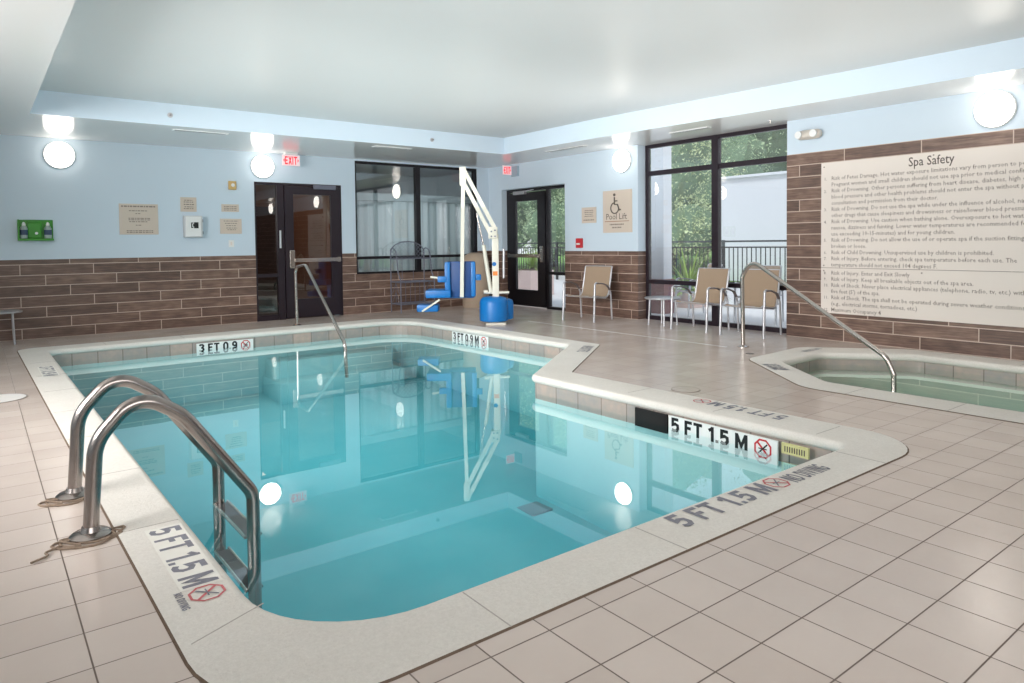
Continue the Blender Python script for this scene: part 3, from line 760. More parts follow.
bm = B(); box(bm, 2.89,2.96,YA-.1535,YA-.152,1.65,1.75); box(bm,2.845,2.862,YA-.1535,YA-.152,1.655,1.745); box(bm,2.862,2.88,YA-.1535,YA-.152,1.73,1.745); box(bm,2.862,2.88,YA-.1535,YA-.152,1.655,1.67)
box(bm,2.875,2.893,YA-.1535,YA-.152,1.68,1.72)
obj('handset_symbol', bm, M['black2'], t, world=True)
for z in (1.55,1.75): obj('hinge', bx(3.03,3.045,YA-.11,YA-.07,z,z+.05), M['rack'], t, world=True)
t = thing('eye_wash_station', 'bright green wall station holding two cloudy bottles', 'eye wash', (.72,YA,1.45))
bm = bx(.50,.94,YA-.02,YA,1.46,1.77,bev=.01); box(bm,.50,.94,YA-.12,YA-.02,1.46,1.49); box(bm,.50,.52,YA-.12,YA-.02,1.49,1.77); box(bm,.62,.80,YA-.06,YA-.02,1.49,1.74,bev=.02)
obj('holder', bm, M['green'], t, world=True)
for x in (.575,.87):
    b_ = obj('bottle', lathe(B(), [(.045,1.495),(.048,1.52),(.048,1.64),(.03,1.675),(.018,1.685)], (x,YA-.075,0), 18), M['bottle'], t, True, world=True)
    obj('cap', lathe(B(), [(.022,1.685),(.022,1.70),(.01,1.725),(.004,1.73)], (x,YA-.075,0), 14), M['white'], b_, world=False) if False else None
    bm = lathe(B(), [(.024,1.683),(.024,1.705),(.012,1.73),(.003,1.735)], (x,YA-.075,0), 14); obj('cap', bm, M['white'], b_, True, world=True)
    bm = lathe(B(), [(.0486,1.545),(.0486,1.62)], (x,YA-.075,0), 18, cap=False); obj('bottle_label', bm, M['bottlelabel'], b_, True, world=True)
obj('emblem', lathe(B(), [(.02,-.066),(.02,-.058)], (.73,YA,1.57), 14, 'Y'), M['white'], t, world=True)

def exit_sign(o, ux, label, W=.32):
    o = Vector(o); ux = Vector(ux).normalized(); n = ux.cross(Vector((0,0,1)))
    t = thing('exit_sign', label, 'exit sign', o)
    bm = B(); q = lambda a, b, d: bm.verts.new(o+ux*a+Vector((0,0,b))+n*d)
    vs = [q(0,0,0),q(W,0,0),q(W,.19,0),q(0,.19,0),q(0,0,-.012),q(W,0,-.012),q(W,.19,-.012),q(0,.19,-.012)]
    for f_ in ((0,1,2,3),(4,7,6,5),(0,4,5,1),(1,5,6,2),(2,6,7,3),(3,7,4,0)): bm.faces.new([vs[i] for i in f_])
    obj('panel', bm, M['exitplate'], t, world=True)
    letters('exit_letters', 'EXIT', .145, M['exitred'], t, o+ux*W*.15+Vector((0,0,.022))+n*.002, ux, (0,0,1), W*.70, .17)
    bm = B()
    for s0, d_ in ((.03,-1),(W-.03,1)):
        vs = [q(s0+.0-d_*.012,.13,.002),q(s0-d_*.012,.06,.002),q(s0+d_*.010,.095,.002)]; bm.faces.new(vs)
    obj('direction_arrow', bm, M['exitred'], t, world=True)
    return t
t = exit_sign((4.36,12.3,2.77), (1,0,0), 'red lit exit sign hanging above the dark brown door')
obj('sign_box', bx(4.40,4.62,12.24,12.36,2.963,3.0,bev=.006), M['white'], t, world=True)
t = exit_sign((8.74,11.62,2.77), (1,0,0), 'small red exit sign projecting from the right wall beside the glazed exit door', .23)
obj('sign_box', bx(8.98,9.03,11.44,11.66,2.74,2.95,bev=.006), mat('blue_grey_box', (150,172,186), .4, var=.03), t, world=True)  # blue-grey box on the wall next to the sign panel

# right wall fittings
t = plate('notice_plate', 'small square tan notice on the right wall between the exit door and the wheelchair sign', 'sign', 'B', 9.17,9.55,1.70,1.99, M['signtan'])
lines(t,'B',[(9.24,9.48,1.93,.014),(9.24,9.48,1.895,.014),(9.26,9.46,1.86,.014),(9.24,9.48,1.825,.014),(9.22,9.5,1.755,.02)], M['ink'])
t = plate('pool_lift_sign', 'tall tan sign with a wheelchair symbol reading Pool Lift', 'sign', 'B', 8.29,8.99,1.51,2.26, M['signtan'])
text('sign_text', 'Pool Lift', .15, M['inkdark'], t, (XB-.0135,8.66,1.745), (0,-1,0), (0,0,1), 'CENTER', 1.0)
bm = box(B(), XB-.0145,XB-.0125,8.36,8.94,1.705,1.715)
obj('rule_line', bm, mat('rust_rule', (150,96,70), .6, var=.05), t, world=True)
lines(t,'B',[(8.48,8.82,1.655,.024),(8.54,8.76,1.60,.024)], M['ink'], .0145)
bm = B(); cy_, cz = 8.68, 1.98
def Q(a, b): return (XB-.015, cy_-a, cz+b)
arc = [Q(-.015+.095*math.cos(t_), -.035+.095*math.sin(t_)) for t_ in [math.radians(105+k*12) for k in range(22)]]
tube(bm, arc, .011, 6)
tube(bm, [Q(-.02,.16),Q(-.02,.03),Q(.055,.025),Q(.095,-.075),Q(.13,-.065)], .014, 6)
tube(bm, [Q(-.015,.09),Q(.05,.09)], .011, 6)
lathe(bm, [(.026,-.008),(.026,.008)], Q(-.02,.20), 14, 'X')
obj('wheelchair_symbol', bm, M['inkdark'], t, world=True)
t = thing('fire_alarm_pull', 'small red fire alarm pull station just above the wainscot right of the exit door', 'fire alarm', (XB,9.6,1.24))
obj('body', bx(XB-.05,XB,9.53,9.68,1.24,1.42,bev=.008), M['red'], t, world=True)
obj('handle', bx(XB-.065,XB-.05,9.56,9.65,1.30,1.33,bev=.004), M['white'], t, world=True)
t = thing('emergency_light', 'oval emergency light housing on the right wall above the plank tiles', 'emergency light', (XB,5.0,2.69))
bm = B(); lathe(bm, [(.005,-.17),(.04,-.165),(.062,-.13),(.066,-.07),(.066,.07),(.062,.13),(.04,.165),(.005,.17)], (XB-.065,5.03,2.765), 18, 'Y'); obj('housing', bm, M['chromeblob'], t, True, world=True)
for y in (4.93,5.14): obj('lamp_head', lathe(B(), [(.05,-.155),(.048,-.13),(.03,-.10)], (XB,y,2.765), 18, 'X'), M['white'], t, True, world=True)

# the big Spa Safety sign
SY0, SY1 = 4.88, 2.02
t = thing('spa_safety_sign', 'very large cream wall sign headed Spa Safety above the spa', 'sign', (XB,3.45,.35))
obj('board', bx(XB-.022,XB-.008,SY1,SY0,.972,2.365,bev=.002), M['signbig'], t, world=True)
obj('board', bx(XB-.022,XB-.008,SY1,SY0,.365,.967,bev=.002), M['signbig'], t, world=True)
text('sign_title', 'Spa Safety', .155, M['inkdark'], t, (XB-.0235,3.53,2.222), (0,-1,0), (0,0,1), 'CENTER', .80, bold=.001)
L1 = [('1.','Risk of Fetus Damage. Hot water exposure limitations vary from person to person.'),
 ('','Pregnant women and small children should not use spa prior to medical confirmation.'),
 ('2.','Risk of Drowning. Other persons suffering from heart disease, diabetes, high or low'),
 ('','blood pressure and other health problems should not enter the spa without prior medical'),
 ('','consultation and permission from their doctor.'),
 ('3.','Risk of Drowning. Do not use the spa while under the influence of alcohol, narcotics or'),
 ('','other drugs that cause sleepiness and drowsiness or raise/lower blood pressure.'),
 ('4.','Risk of Drowning. Use caution when bathing alone. Overexposure to hot water may cause'),
 ('','nausea, dizziness and fainting. Lower water temperatures are recommended for extended'),
 ('','use exceeding 10-15-minutes) and for young children.'),
 ('5.','Risk of Drowning. Do not allow the use of or operate spa if the suction fitting is missing,'),
 ('','broken or loose.'),
 ('6.','Risk of Child Drowning. Unsupervised use by children is prohibited.'),
 ('7.','Risk of Injury. Before entering, check spa temperature before each use. The'),
 ('','temperature should not exceed 104 degrees F.'),
 (None,None),
 ('8.','Risk of Injury. Enter and Exit Slowly'),
 ('9.','Risk of Injury. Keep all breakable objects out of the spa area.'),
 ('10.','Risk of Shock. Never place electrical appliances (telephone, radio, tv, etc.) within'),
 ('',"five feet (5') of the spa."),
 ('11.','Risk of Shock. The spa shall not be operated during severe weather conditions'),
 ('','(e.g., electrical storms, tornadoes, etc.)'),
 ('12.','Maximum Occupancy 4')]
bmT = bmesh.new()
def block(name, body, x, size, sp, z):
    cu = bpy.data.curves.new('txt','FONT'); cu.body = body; cu.size = size; cu.space_line = sp; cu.resolution_u = 1; cu.offset = .0004
    q = bpy.data.objects.new('txt', cu); C.objects.link(q); bpy.context.view_layer.update()
    me = bpy.data.meshes.new_from_object(q.evaluated_get(bpy.context.evaluated_depsgraph_get())); bpy.data.objects.remove(q)
    inv = wmat(t).inverted()
    for v in me.vertices: v.co = inv @ Vector((XB-.0235, x-v.co.x*.93, z+v.co.y))
    me.name = name; me.materials.clear(); me.materials.append(M['ink']); o = bpy.data.objects.new(name, me); C.objects.link(o); o.parent = t
for part, z in ((L1[:15], 2.130), (L1[16:], .88)):
    block('sign_text', '\n'.join(b for a, b in part), 4.74, .073, .0815/.073, z)
    block('line_numbers', '\n'.join(a for a, b in part), 4.84, .058, .0815/.058, z)
for y, z in ((4.84,2.31),(3.5,2.33),(3.62,1.0),(3.62,.93),(4.84,1.0),(4.84,.93)): obj('screw', lathe(B(), [(.009,-.026),(.009,-.02)], (XB,y,z), 10, 'X'), M['ink'], t, world=True)

# soffit fittings
def vent(axis, a0, a1, p, wd, label):
    t = thing('linear_vent', label, 'vent', ((a0+a1)/2 if axis == 'X' else p, p if axis == 'X' else (a0+a1)/2, ZS), 0, 'slot vents in the soffit')
    f = (lambda a,b,c,d,z0,z1: bx(a,b,c,d,z0,z1)) 
    if axis == 'X':
        obj('frame', bx(a0,a1,p-wd,p+wd,ZS-.008,ZS), M['white'], t, world=True)
        bm = B(); [box(bm,a0+.03,a1-.03,p-wd+.015+k*wd*.62,p-wd+.03+k*wd*.62,ZS-.010,ZS-.0075) for k in range(3)]
    else:
        obj('frame', bx(p-wd,p+wd,a0,a1,ZS-.008,ZS), M['white'], t, world=True)
        bm = B(); [box(bm,p-wd+.015+k*wd*.62,p-wd+.03+k*wd*.62,a0+.03,a1-.03,ZS-.010,ZS-.0075) for k in range(3)]
    obj('slot', bm, M['vent'], t, world=True)
vent('X',2.25,3.0,10.72,.05,'slot vent in the soffit left of the brown door')
vent('X',5.35,6.05,10.72,.07,'slot vent in the soffit in front of the lobby window')
vent('Y',8.7,9.7,8.32,.06,'slot vent in the soffit before the exit door')
vent('Y',6.3,7.0,8.50,.05,'slot vent in the soffit before the garden window')
def sprinkler(p, n, label):
    t = thing('sprinkler_head', label, 'sprinkler', p)
    p = Vector(p); n = Vector(n)
    obj('escutcheon', tube(B(), [p, p+n*.008], .035, 16), M['silver'], t, world=True)
    obj('nozzle', tube(B(), [p+n*.008, p+n*.05], [.014,.01], 10), M['steel'], t, world=True)
sprinkler((2.16,TY1,3.14),(0,-1,0),'small sprinkler head on the ceiling tray face at the left')
sprinkler((6.3,TY1,3.14),(0,-1,0),'small sprinkler head on the ceiling tray face before the lobby window')
sprinkler((8.72,5.46,ZS),(0,0,-1),'small sprinkler head under the soffit near the garden window')

# ------------------------------------------------------------------ chairs
def make_chair(label, w=.55):
    t = thing('sling_chair', label, 'chair')
    prof = [(.245,.425),(.22,.437),(.12,.418),(0,.398),(-.12,.388),(-.19,.40),(-.235,.45),(-.262,.53),(-.30,.70),(-.345,.90),(-.36,.915)]
    P = fillet([(x,0,z) for x,z in prof], .03, n=3)
    h = w/2-.015
    bm = B(); T = .008
    rows = []
    for i, p in enumerate(P):
        q0, q1 = P[max(i-1,0)], P[min(i+1,len(P)-1)]; d = (q1-q0).normalized(); nn = Vector((-d.z,0,d.x))*-T
        row = []
        for j in range(7):
            y = -h+2*h*j/6; sag = -.012*(1-(2*j/6-1)**2)
            row.append((bm.verts.new((p.x+(0 if i < 6 else sag*-.6),y,p.z+(sag if i < 6 else 0))), bm.verts.new((p.x+nn.x,y,p.z+nn.z+(sag if i < 6 else 0)))))
        rows.append(row)
    for a, b in zip(rows, rows[1:]):
        for j in range(6):
            bm.faces.new((a[j][0],a[j+1][0],b[j+1][0],b[j][0])); bm.faces.new((a[j][1],b[j][1],b[j+1][1],a[j+1][1]))
        bm.faces.new((a[0][0],b[0][0],b[0][1],a[0][1])); bm.faces.new((a[6][0],a[6][1],b[6][1],b[6][0]))
    for r_ in (rows[0], rows[-1]):
        for j in range(6): bm.faces.new((r_[j][0],r_[j][1],r_[j+1][1],r_[j+1][0]))
    obj('sling', bm, M['sling'], t, True)
    for s in (-1,1):
        y = s*(w/2); ya = s*(w/2+.045)
        obj('side_rail', tube(B(), [(p.x,y,p.z) for p in P], .014, 8), M['silver'], t, True)
        obj('front_leg', tube(B(), fillet([(.29,ya,0),(.255,ya,.645),(.20,ya,.655)], [0,.03,0], n=4), .018, 10), M['silver'], t, True)
        obj('arm', tube(B(), fillet([(.235,ya,.652),(.05,ya,.645),(-.12,ya,.60),(-.20,ya,.52)], .12, n=5), .024, 10, flat=.5), M['armpad'], t, True)
        obj('rear_leg', tube(B(), fillet([(-.18,ya,.56),(-.235,ya,.46),(-.27,ya,0)], .08, n=4), .015, 10), M['silver'], t, True)
        obj('seat_bracket', tube(B(), [(.262,ya,.43),(.2,y,.425)], .011, 8), M['silver'], t, True)
        obj('seat_bracket', tube(B(), [(-.235,ya,.44),(-.22,y,.44)], .011, 8), M['silver'], t, True)
    for x_, z_ in ((-.36,.915),(.235,.42),(-.15,.375)): obj('cross_rail', tube(B(), [(x_,-w/2,z_),(x_,w/2,z_)], .012, 8), M['silver'], t, True)
    return t
R = math.radians
c1 = make_chair('tan mesh sling chair standing alone between the exit door and the garden window')
c1.location = (8.40,8.76,0); c1.rotation_euler = (0,0,R(192))
g = 'tan sling chairs in front of the garden window'
dup(c1, (8.70,6.62,0), R(181), 'tan mesh sling chair in front of the garden window, beside the small round table')
dup(c1, (8.72,5.76,0), R(188), 'tan mesh sling chair in front of the garden window, next to the plank tiled wall')
dup(c1, (10.15,6.55,0), R(200), 'tan sling chair standing outdoors behind the garden window')
dup(c1, (10.35,7.95,0), R(150), 'tan sling chair outdoors by the white column')

def side_table(p, label, h=.45, r=.24):
    t = thing('side_table', label, 'side table', p)
    obj('tabletop', lathe(B(), [(r*.97,h-.028),(r,h-.018),(r,h-.006),(r*.97,h),(.01,h)], n=36), M['silver'], t, True)
    for k in range(4):
        a = PI/4+k*PI/2; obj('leg', tube(B(), [(r*.78*math.cos(a),r*.78*math.sin(a),0),(r*.7*math.cos(a),r*.7*math.sin(a),h-.02)], .012, 8), M['silver'], t, True)
side_table((8.74,7.38,0), 'small round silver side table left of the garden window chairs', .45, .29)
side_table((.27,12.15,0), 'small round metal table against the plank wainscot at the far left', .47, .25)

# ------------------------------------------------------------------ bakers rack
t = thing('bakers_rack', 'grey wrought iron shelf rack with arched lattice top below the lobby window', 'rack', (6.53,12.42,0))
W_, D_ = .76, .40
def V3(x, y, z): return (x, -y, z)      # y grows toward the viewer
k_ = .012
for x in (0, W_):
    obj('post', tube(B(), [V3(x,0,0),V3(x,0,1.22)], k_, 8), M['rack'], t, True)
    obj('post', tube(B(), fillet([V3(x,D_,0),V3(x,D_,.64),V3(x,D_*.75,.78),V3(x,D_*.62,1.10)], .06), k_, 8), M['rack'], t, True)
    bm = B(); tube(bm, [V3(x,D_*.62*(.5-.5*math.cos(a*PI/10)),1.10+.10*math.sin(a*PI/10)+.12*(1-a/10)) for a in range(11)], k_, 8)
    for zz in (.3,.48): tube(bm, [V3(x,D_*.15,zz-.1),V3(x,D_*.5,zz+.1),V3(x,D_*.85,zz-.1)], .005, 6)
    obj('side_scroll', bm, M['rack'], t, True)
for z, dd in ((.17,D_),(.60,D_),(1.06,D_*.62)):
    bm = B(); 
    for a, b in (((0,0),(W_,0)),((0,dd),(W_,dd)),((0,0),(0,dd)),((W_,0),(W_,dd))): tube(bm, [V3(a[0],a[1],z),V3(b[0],b[1],z)], k_, 6)
    for i in range(1,12): tube(bm, [V3(i*W_/12,0,z),V3(i*W_/12,dd,z)], .004, 5)
    obj('shelf', bm, M['rack'], t, True)
bm = B(); arc = [V3(W_/2-W_/2*math.cos(a),0,1.18+.22*math.sin(a)) for a in [k*PI/16 for k in range(17)]]
tube(bm, arc, k_, 8)
def arch_z(x): return 1.18+.22*math.sqrt(max(0,1-((x-W_/2)/(W_/2))**2))
for s in (-1,1):
    for i in range(-4,12):
        pts = []
        for k in range(0,31):
            x = i*W_/9+(k/30)*.34*1.0 if s > 0 else W_-(i*W_/9+(k/30)*.34); z = 1.07+k/30*.34
            if 0 <= x <= W_ and z <= arch_z(x): pts.append(V3(x,0,z))
        if len(pts) > 2: tube(bm, [pts[0],pts[-1]], .0045, 5)
obj('lattice_arch', bm, M['rack'], t, True)
bm = B()
for i in range(1,7): tube(bm, [V3(i*W_/7,0,.17),V3(i*W_/7,0,.60)], .005, 5)
for i in (2,4): tube(bm, [V3(i*W_/6,0,.60),V3(i*W_/6,0,1.06)], .005, 5)
obj('back_bars', bm, M['rack'], t, True)

# ------------------------------------------------------------------ trash receptacle
t = thing('trash_receptacle', 'tan domed trash receptacle in the corner behind the pool lift', 'trash can', (8.40,12.18,0))
obj('body', lathe(B(), [(.27,0),(.28,.02),(.28,.86),(.275,.88)], n=32), M['tan'], t, True)
obj('domed_lid', lathe(B(), [(.29,.88),(.29,.93),(.27,1.02),(.21,1.10),(.12,1.145),(.01,1.155)], n=32), M['tan'], t, True)

# ------------------------------------------------------------------ pool lift (local x = along the arm, y away from viewer)
lift = thing('pool_lift', 'blue and white pool lift with folding boom and hanging chair on the far right deck', 'pool lift', (6.855,9.347,0), R(-37.6))
s_ = 1/59.5
def lx(px, py, y=0): return ((px-494.5)*s_, y, (324.5-py)*s_)
bm = B(); prism(bm, [(x,y) for x,y in [p.to_tuple() for p in fillet([(-.17,-.16),(.17,-.16),(.17,.16),(-.17,.16)], .04, True)]], 0, .035)
obj('base_plate', bm, M['liftwhite'], lift)
def rbox(x0,x1,y0,y1,z0,z1,b): return bx(x0,x1,y0,y1,z0,z1,bev=b)
cov = obj('battery_cover', lathe(B(), [(.20,.05),(.235,.06),(.24,.12),(.238,.36),(.225,.41),(.19,.445),(.12,.46),(.01,.462)], (-.035,0,0), 32), M['blue'], lift, True)
obj('cover_lobe', lathe(B(), [(.12,.07),(.14,.08),(.142,.34),(.125,.39),(.08,.41),(.01,.412)], (.15,.12,0), 24), M['blue'], cov, True)
mast = obj('mast', rbox(-.055,.055,-.05,.05,.035,1.50,.012), M['liftwhite'], lift, True)
obj('round_decal', lathe(B(), [(.035,-.053),(.035,-.05)], (-.02,0,1.0), 16, 'Y'), M['blue'], mast)
obj('warning_decal', bx(-.045,.035,-.053,-.05,.81,.88), M['orange'], mast)
hb = B(); tube(hb, [(-.16,-.02,.525),(.22,-.02,.525)], .022, 10); tube(hb, [(-.20,-.02,.54),(-.13,-.02,.54)], .03, 10); obj('turn_handle', hb, M['liftwhite'], lift, True)
bm = rbox(-.11,.04,-.07,.07,1.42,1.62,.015); obj('head_bracket', bm, M['liftwhite'], lift, True)
for x, z in ((-.06,1.46),(.0,1.46),(-.06,1.54),(.0,1.56)): obj('bolt', lathe(B(), [(.014,-.078),(.014,-.07)], (x,0,z), 8, 'Y'), M['rack'], lift)
for k, (a, b) in enumerate((((463.3,169.5),(494,229)),((463.5,183),(490.5,236)))):
    p, q = Vector(lx(*a)), Vector(lx(*b)); obj('boom_arm', bar(B(), p, q, .055 if k else .075, .065), M['liftwhite'], lift)
p = Vector(lx(463.5,172)); obj('boom_tip', rbox(p.x-.055,p.x+.05,-.05,.05,p.z-.26,p.z+.05,.012), M['liftwhite'], lift, True)
obj('hanger_post', bar(B(), lx(463.8,172), lx(460.8,297.5), .06, .06), M['liftwhite'], lift)
obj('actuator', tube(B(), [lx(483,246,-.03), lx(489.8,293,-.03)], .032, 12), M['liftwhite'], lift, True)
obj('actuator_rod', tube(B(), [lx(476.5,215,-.03), lx(483,247,-.03)], .014, 10), M['steel'], lift, True)
obj('control_handset', tube(B(), [lx(503,250,-.05), lx(502.5,279,-.05)], .022, 10), M['silver'], lift, True)
# hanging chair, seen from its back: seat points left/away
bm = rbox(lx(446,0)[0],lx(474,0)[0],.04,.09,lx(0,298)[2],lx(0,262)[2],.02)
ch = obj('seat_back', bm, M['bluedark'], lift, True)
bm = rbox(lx(444,0)[0],lx(449.5,0)[0],-.02,.14,lx(0,297)[2],lx(0,262.5)[2],.02); box(bm, lx(470,0)[0],lx(474.5,0)[0],.0,.12,lx(0,297)[2],lx(0,262.5)[2],bev=.02)
obj('side_bolster', bm, M['blue'], ch, True)
obj('seat_cushion', rbox(lx(425,0)[0],lx(450,0)[0],-.08,.36,lx(0,298)[2],lx(0,290)[2],.03), M['blue'], lift, True)
obj('seat_cushion', rbox(lx(446,0)[0],lx(473,0)[0],.08,.40,lx(0,299)[2],lx(0,291)[2],.03), M['blue'], lift, True)
obj('arm_pad', rbox(lx(437,0)[0],lx(446,0)[0],-.03,.05,lx(0,282.5)[2],lx(0,276.5)[2],.015), M['blue'], lift, True)
obj('arm_pad', rbox(lx(473,0)[0],lx(480,0)[0],.02,.10,lx(0,281)[2],lx(0,275)[2],.015), M['blue'], lift, True)
obj('arm_rail', bar(B(), lx(430,277), lx(440,278.5), .03, .03), M['liftwhite'], lift)
obj('foot_strut', bar(B(), lx(439,299.5,-.05), lx(421.5,311,-.05), .04, .03), M['liftwhite'], lift)
obj('footrest', rbox(lx(416,0)[0],lx(437,0)[0],-.03,.28,.215,.33,.02), M['blue'], lift, True)

# ------------------------------------------------------------------ outdoors
struct('floor', bx(9.29,19.5,-8,26,-.12,-.04), M['concrete'], label='pale concrete patio outside')
bm = B(); quad(bm, (19.5,-40,-.06),(90,-40,-.06),(90,70,-.06),(19.5,70,-.06)); tag(obj('lawn', bm, M['grass']), 'green lawn beyond the patio railing', 'lawn', kind='stuff')
t = thing('porch_column', 'square white porch column outside the garden window', 'column', (10.5,8.87,-.04))
obj('shaft', bx(10.38,10.62,8.74,9.04,.62,4.2), M['stucco'], t, world=True)
obj('column_base', bx(10.35,10.65,8.71,9.07,-.04,.62), M['redbase'], t, world=True)  # lower part of the column, coloured brown-red
# railing
def railing(a, b, label):
    a = Vector(a); b = Vector(b); L = (b-a).length; d = (b-a).normalized()
    t = thing('patio_railing', label, 'railing', a)
    bm = B(); bar(bm, a+Vector((0,0,1.32)), b+Vector((0,0,1.32)), .06, .05); obj('top_rail', bm, M['railing'], t, world=True)
    bm = B(); bar(bm, a+Vector((0,0,.14)), b+Vector((0,0,.14)), .04, .04); bar(bm, a+Vector((0,0,1.15)), b+Vector((0,0,1.15)), .04, .04); obj('lower_rail', bm, M['railing'], t, world=True)
    bm = B(); n = int(L/.145)
    for i in range(n+1): p = a+d*(L*i/n); bar(bm, p+Vector((0,0,.14)), p+Vector((0,0,1.15)), .022, .022)
    o = obj('balusters', bm, M['railing'], t, world=True); o['kind'] = 'stuff'
    m = int(L/2.4)
    for i in range(m+1):
        p = a+d*(L*i/m); bm = B(); bar(bm, p+Vector((0,0,-.1)), p+Vector((0,0,1.36)), .07, .07); obj('post', bm, M['railing'], t, world=True)
railing((17.2,22,0),(17.2,7.4,0), 'long black patio railing with thin balusters beyond the exit door and window')
# low white coping of the road beyond
def blob(bm, c, r, sub=3, amp=.25, sq=(1,1,1)):
    v0 = len(bm.verts); res = bmesh.ops.create_icosphere(bm, subdivisions=sub, radius=1)
    for v in res['verts']:
        n = v.co.normalized(); k = 1+amp*(math.sin(n.x*5+c[0]*3)*math.sin(n.y*6+c[1])*1.0+.5*math.sin(n.z*9+n.x*7+c[2]))
        v.co = Vector((n.x*r*sq[0]*k+c[0], n.y*r*sq[1]*k+c[1], n.z*r*sq[2]*k+c[2]))
def leaves(V, Fc, c, r, n, size, rnd):
    for _ in range(n):
        th = rnd.random()*2*PI; z = rnd.uniform(-.95,1); q = math.sqrt(1-z*z)
        lump = 1+.16*math.sin(th*5+c[0])*math.sin(z*7+c[1])+.08*math.sin(th*11+z*13)
        rr = r*lump*rnd.uniform(.86,1.10)
        px, py, pz = math.cos(th)*q*rr+c[0], math.sin(th)*q*rr+c[1], z*rr+c[2]
        s = size*rnd.uniform(.5,1.3)
        ax, ay, az = rnd.uniform(-1,1)*s, rnd.uniform(-1,1)*s, rnd.uniform(-1,1)*s
        bx_, by, bz = rnd.uniform(-.6,.6)*s, rnd.uniform(-.6,.6)*s, rnd.uniform(-.6,.6)*s
        i = len(V); V += [(px+ax,py+ay,pz+az),(px+bx_,py+by,pz+bz),(px-ax,py-ay,pz-az),(px-bx_,py-by,pz-bz)]; Fc.append((i,i+1,i+2,i+3))
def tree(x, y, h, r, m, label, grp='garden trees beyond the railing', n=1500):
    t = thing('garden_tree', label, 'tree', (x,y,-.05), 0, grp)
    bm = B(); tube(bm, [(x,y,-.05),(x+.1,y,h*.3),(x,y+.1,h*.6)], [.22,.17,.1], 9); obj('trunk', bm, M['bark'], t, True, world=True)
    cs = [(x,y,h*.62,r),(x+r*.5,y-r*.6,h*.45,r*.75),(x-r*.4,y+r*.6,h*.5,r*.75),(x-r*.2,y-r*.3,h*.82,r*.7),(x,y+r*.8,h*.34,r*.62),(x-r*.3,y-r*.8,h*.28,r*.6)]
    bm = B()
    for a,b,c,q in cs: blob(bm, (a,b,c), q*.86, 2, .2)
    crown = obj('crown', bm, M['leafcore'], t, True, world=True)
    V, Fc = [], []; rnd = random.Random(int(x*100+y))
    size = .05 if n > 1500 else .085
    for a,b,c,q in cs: leaves(V, Fc, (a,b,c), q*.97, n, size, rnd)
    iv = wmat(crown).inverted(); me = bpy.data.meshes.new('foliage'); me.from_pydata([iv @ Vector(v) for v in V], [], Fc); me.materials.append(m)
    f = bpy.data.objects.new('foliage', me); C.objects.link(f); f.parent = crown; f['kind'] = 'stuff'
TR = [(20.5,24.4,6.8,2.4,'leaf1'),(22.5,18.6,6.2,2.1,'leaf3'),(27,22.2,9.5,3.0,'leaf1'),(26,30,10,3.6,'leaf2'),(33,19.2,11.5,3.6,'leaf1'),(40,25,14,4.2,'leaf2'),(33,28.5,13,4.2,'leaf1'),(41,17.5,13,4.0,'leaf2'),(21.5,30.5,8,2.6,'leaf3'),(42,34,15,5,'leaf2')]
LB = ['round leafy tree nearest the patio railing, seen through the exit door','light green tree behind the railing seen between window column and mullion','mid green tree rising behind the light green one, left of the window mullion']
for i, (x,y,h,r,m) in enumerate(TR):
    tree(x,y,h,r,M[m], LB[i] if i < 3 else 'tall leafy green tree in the dense row behind the garden', n=4200 if i < 3 else 1500)
t = thing('garden_wall_building', 'large plain white building wall beyond the railing on the right of the garden window', 'building', (22,10,-.04))
obj('wall', bx(20.6,28,6.0,15.05,-.04,3.46), M['stucco'], t, world=True)
obj('parapet', bx(20.5,28.1,5.9,15.1,3.46,3.54), M['stucco'], t, world=True)
t = thing('lamp_post', 'slim lamp post standing before the white building outside', 'lamp post', (14.5,8.4,-.04))
obj('pole', tube(B(), [(14.5,8.4,-.04),(14.5,8.4,2.1)], .03, 10), M['railing'], t, world=True)
obj('lantern', bx(14.38,14.62,8.28,8.52,2.1,2.45,bev=.02), M['railing'], t, world=True)
def yucca(x, y, z, s, label, n=60, seed=1):
    random.seed(seed)
    t = thing('yucca_plant', label, 'plant', (x,y,z))
    bm = B()
    for k in range(n):
        a = random.random()*2*PI; el = random.uniform(.15,1.3); L = s*random.uniform(.7,1.1); w = .017*s/.6
        prev = None
        for i in range(7):
            f = i/6; rad = L*f*math.cos(el); zz = L*f*math.sin(el)-.45*L*f*f*math.cos(el)
            p = Vector((x+rad*math.cos(a), y+rad*math.sin(a), z+zz)); sd = Vector((-math.sin(a), math.cos(a), 0))*w*(1-f)**.6
            cur = (bm.verts.new(p-sd), bm.verts.new(p+sd))
            if prev: bm.faces.new((prev[0],prev[1],cur[1],cur[0]))
            prev = cur
    obj('fronds', bm, M['frond'], t, world=True)
    obj('stem', lathe(B(), [(.07*s,0),(.06*s,.12*s)], (x,y,z), 10), M['bark'], t, world=True)
def planter(x, y, w, h, label):
    t = thing('planter_box', label, 'planter', (x,y,-.04))
    bm = B(); box(bm, x-w,x+w,y-w,y+w,-.04,h,bev=.01); obj('box', bm, M['planter'], t, world=True)
    obj('soil', bx(x-w*.88,x+w*.88,y-w*.88,y+w*.88,h,h+.02), M['bark'], t, world=True)
planter(11.75, 14.35, .40, .62, 'square blush concrete planter outside the exit door')
yucca(11.75, 14.35, .66, .78, 'spiky yellow green yucca in the planter outside the exit door', 80, 4)
planter(11.9, 9.35, .30, .30, 'low square planter outside behind the white column')
yucca(11.9, 9.35, .32, 1.05, 'large spiky agave like plant outside the garden window', 90, 9)

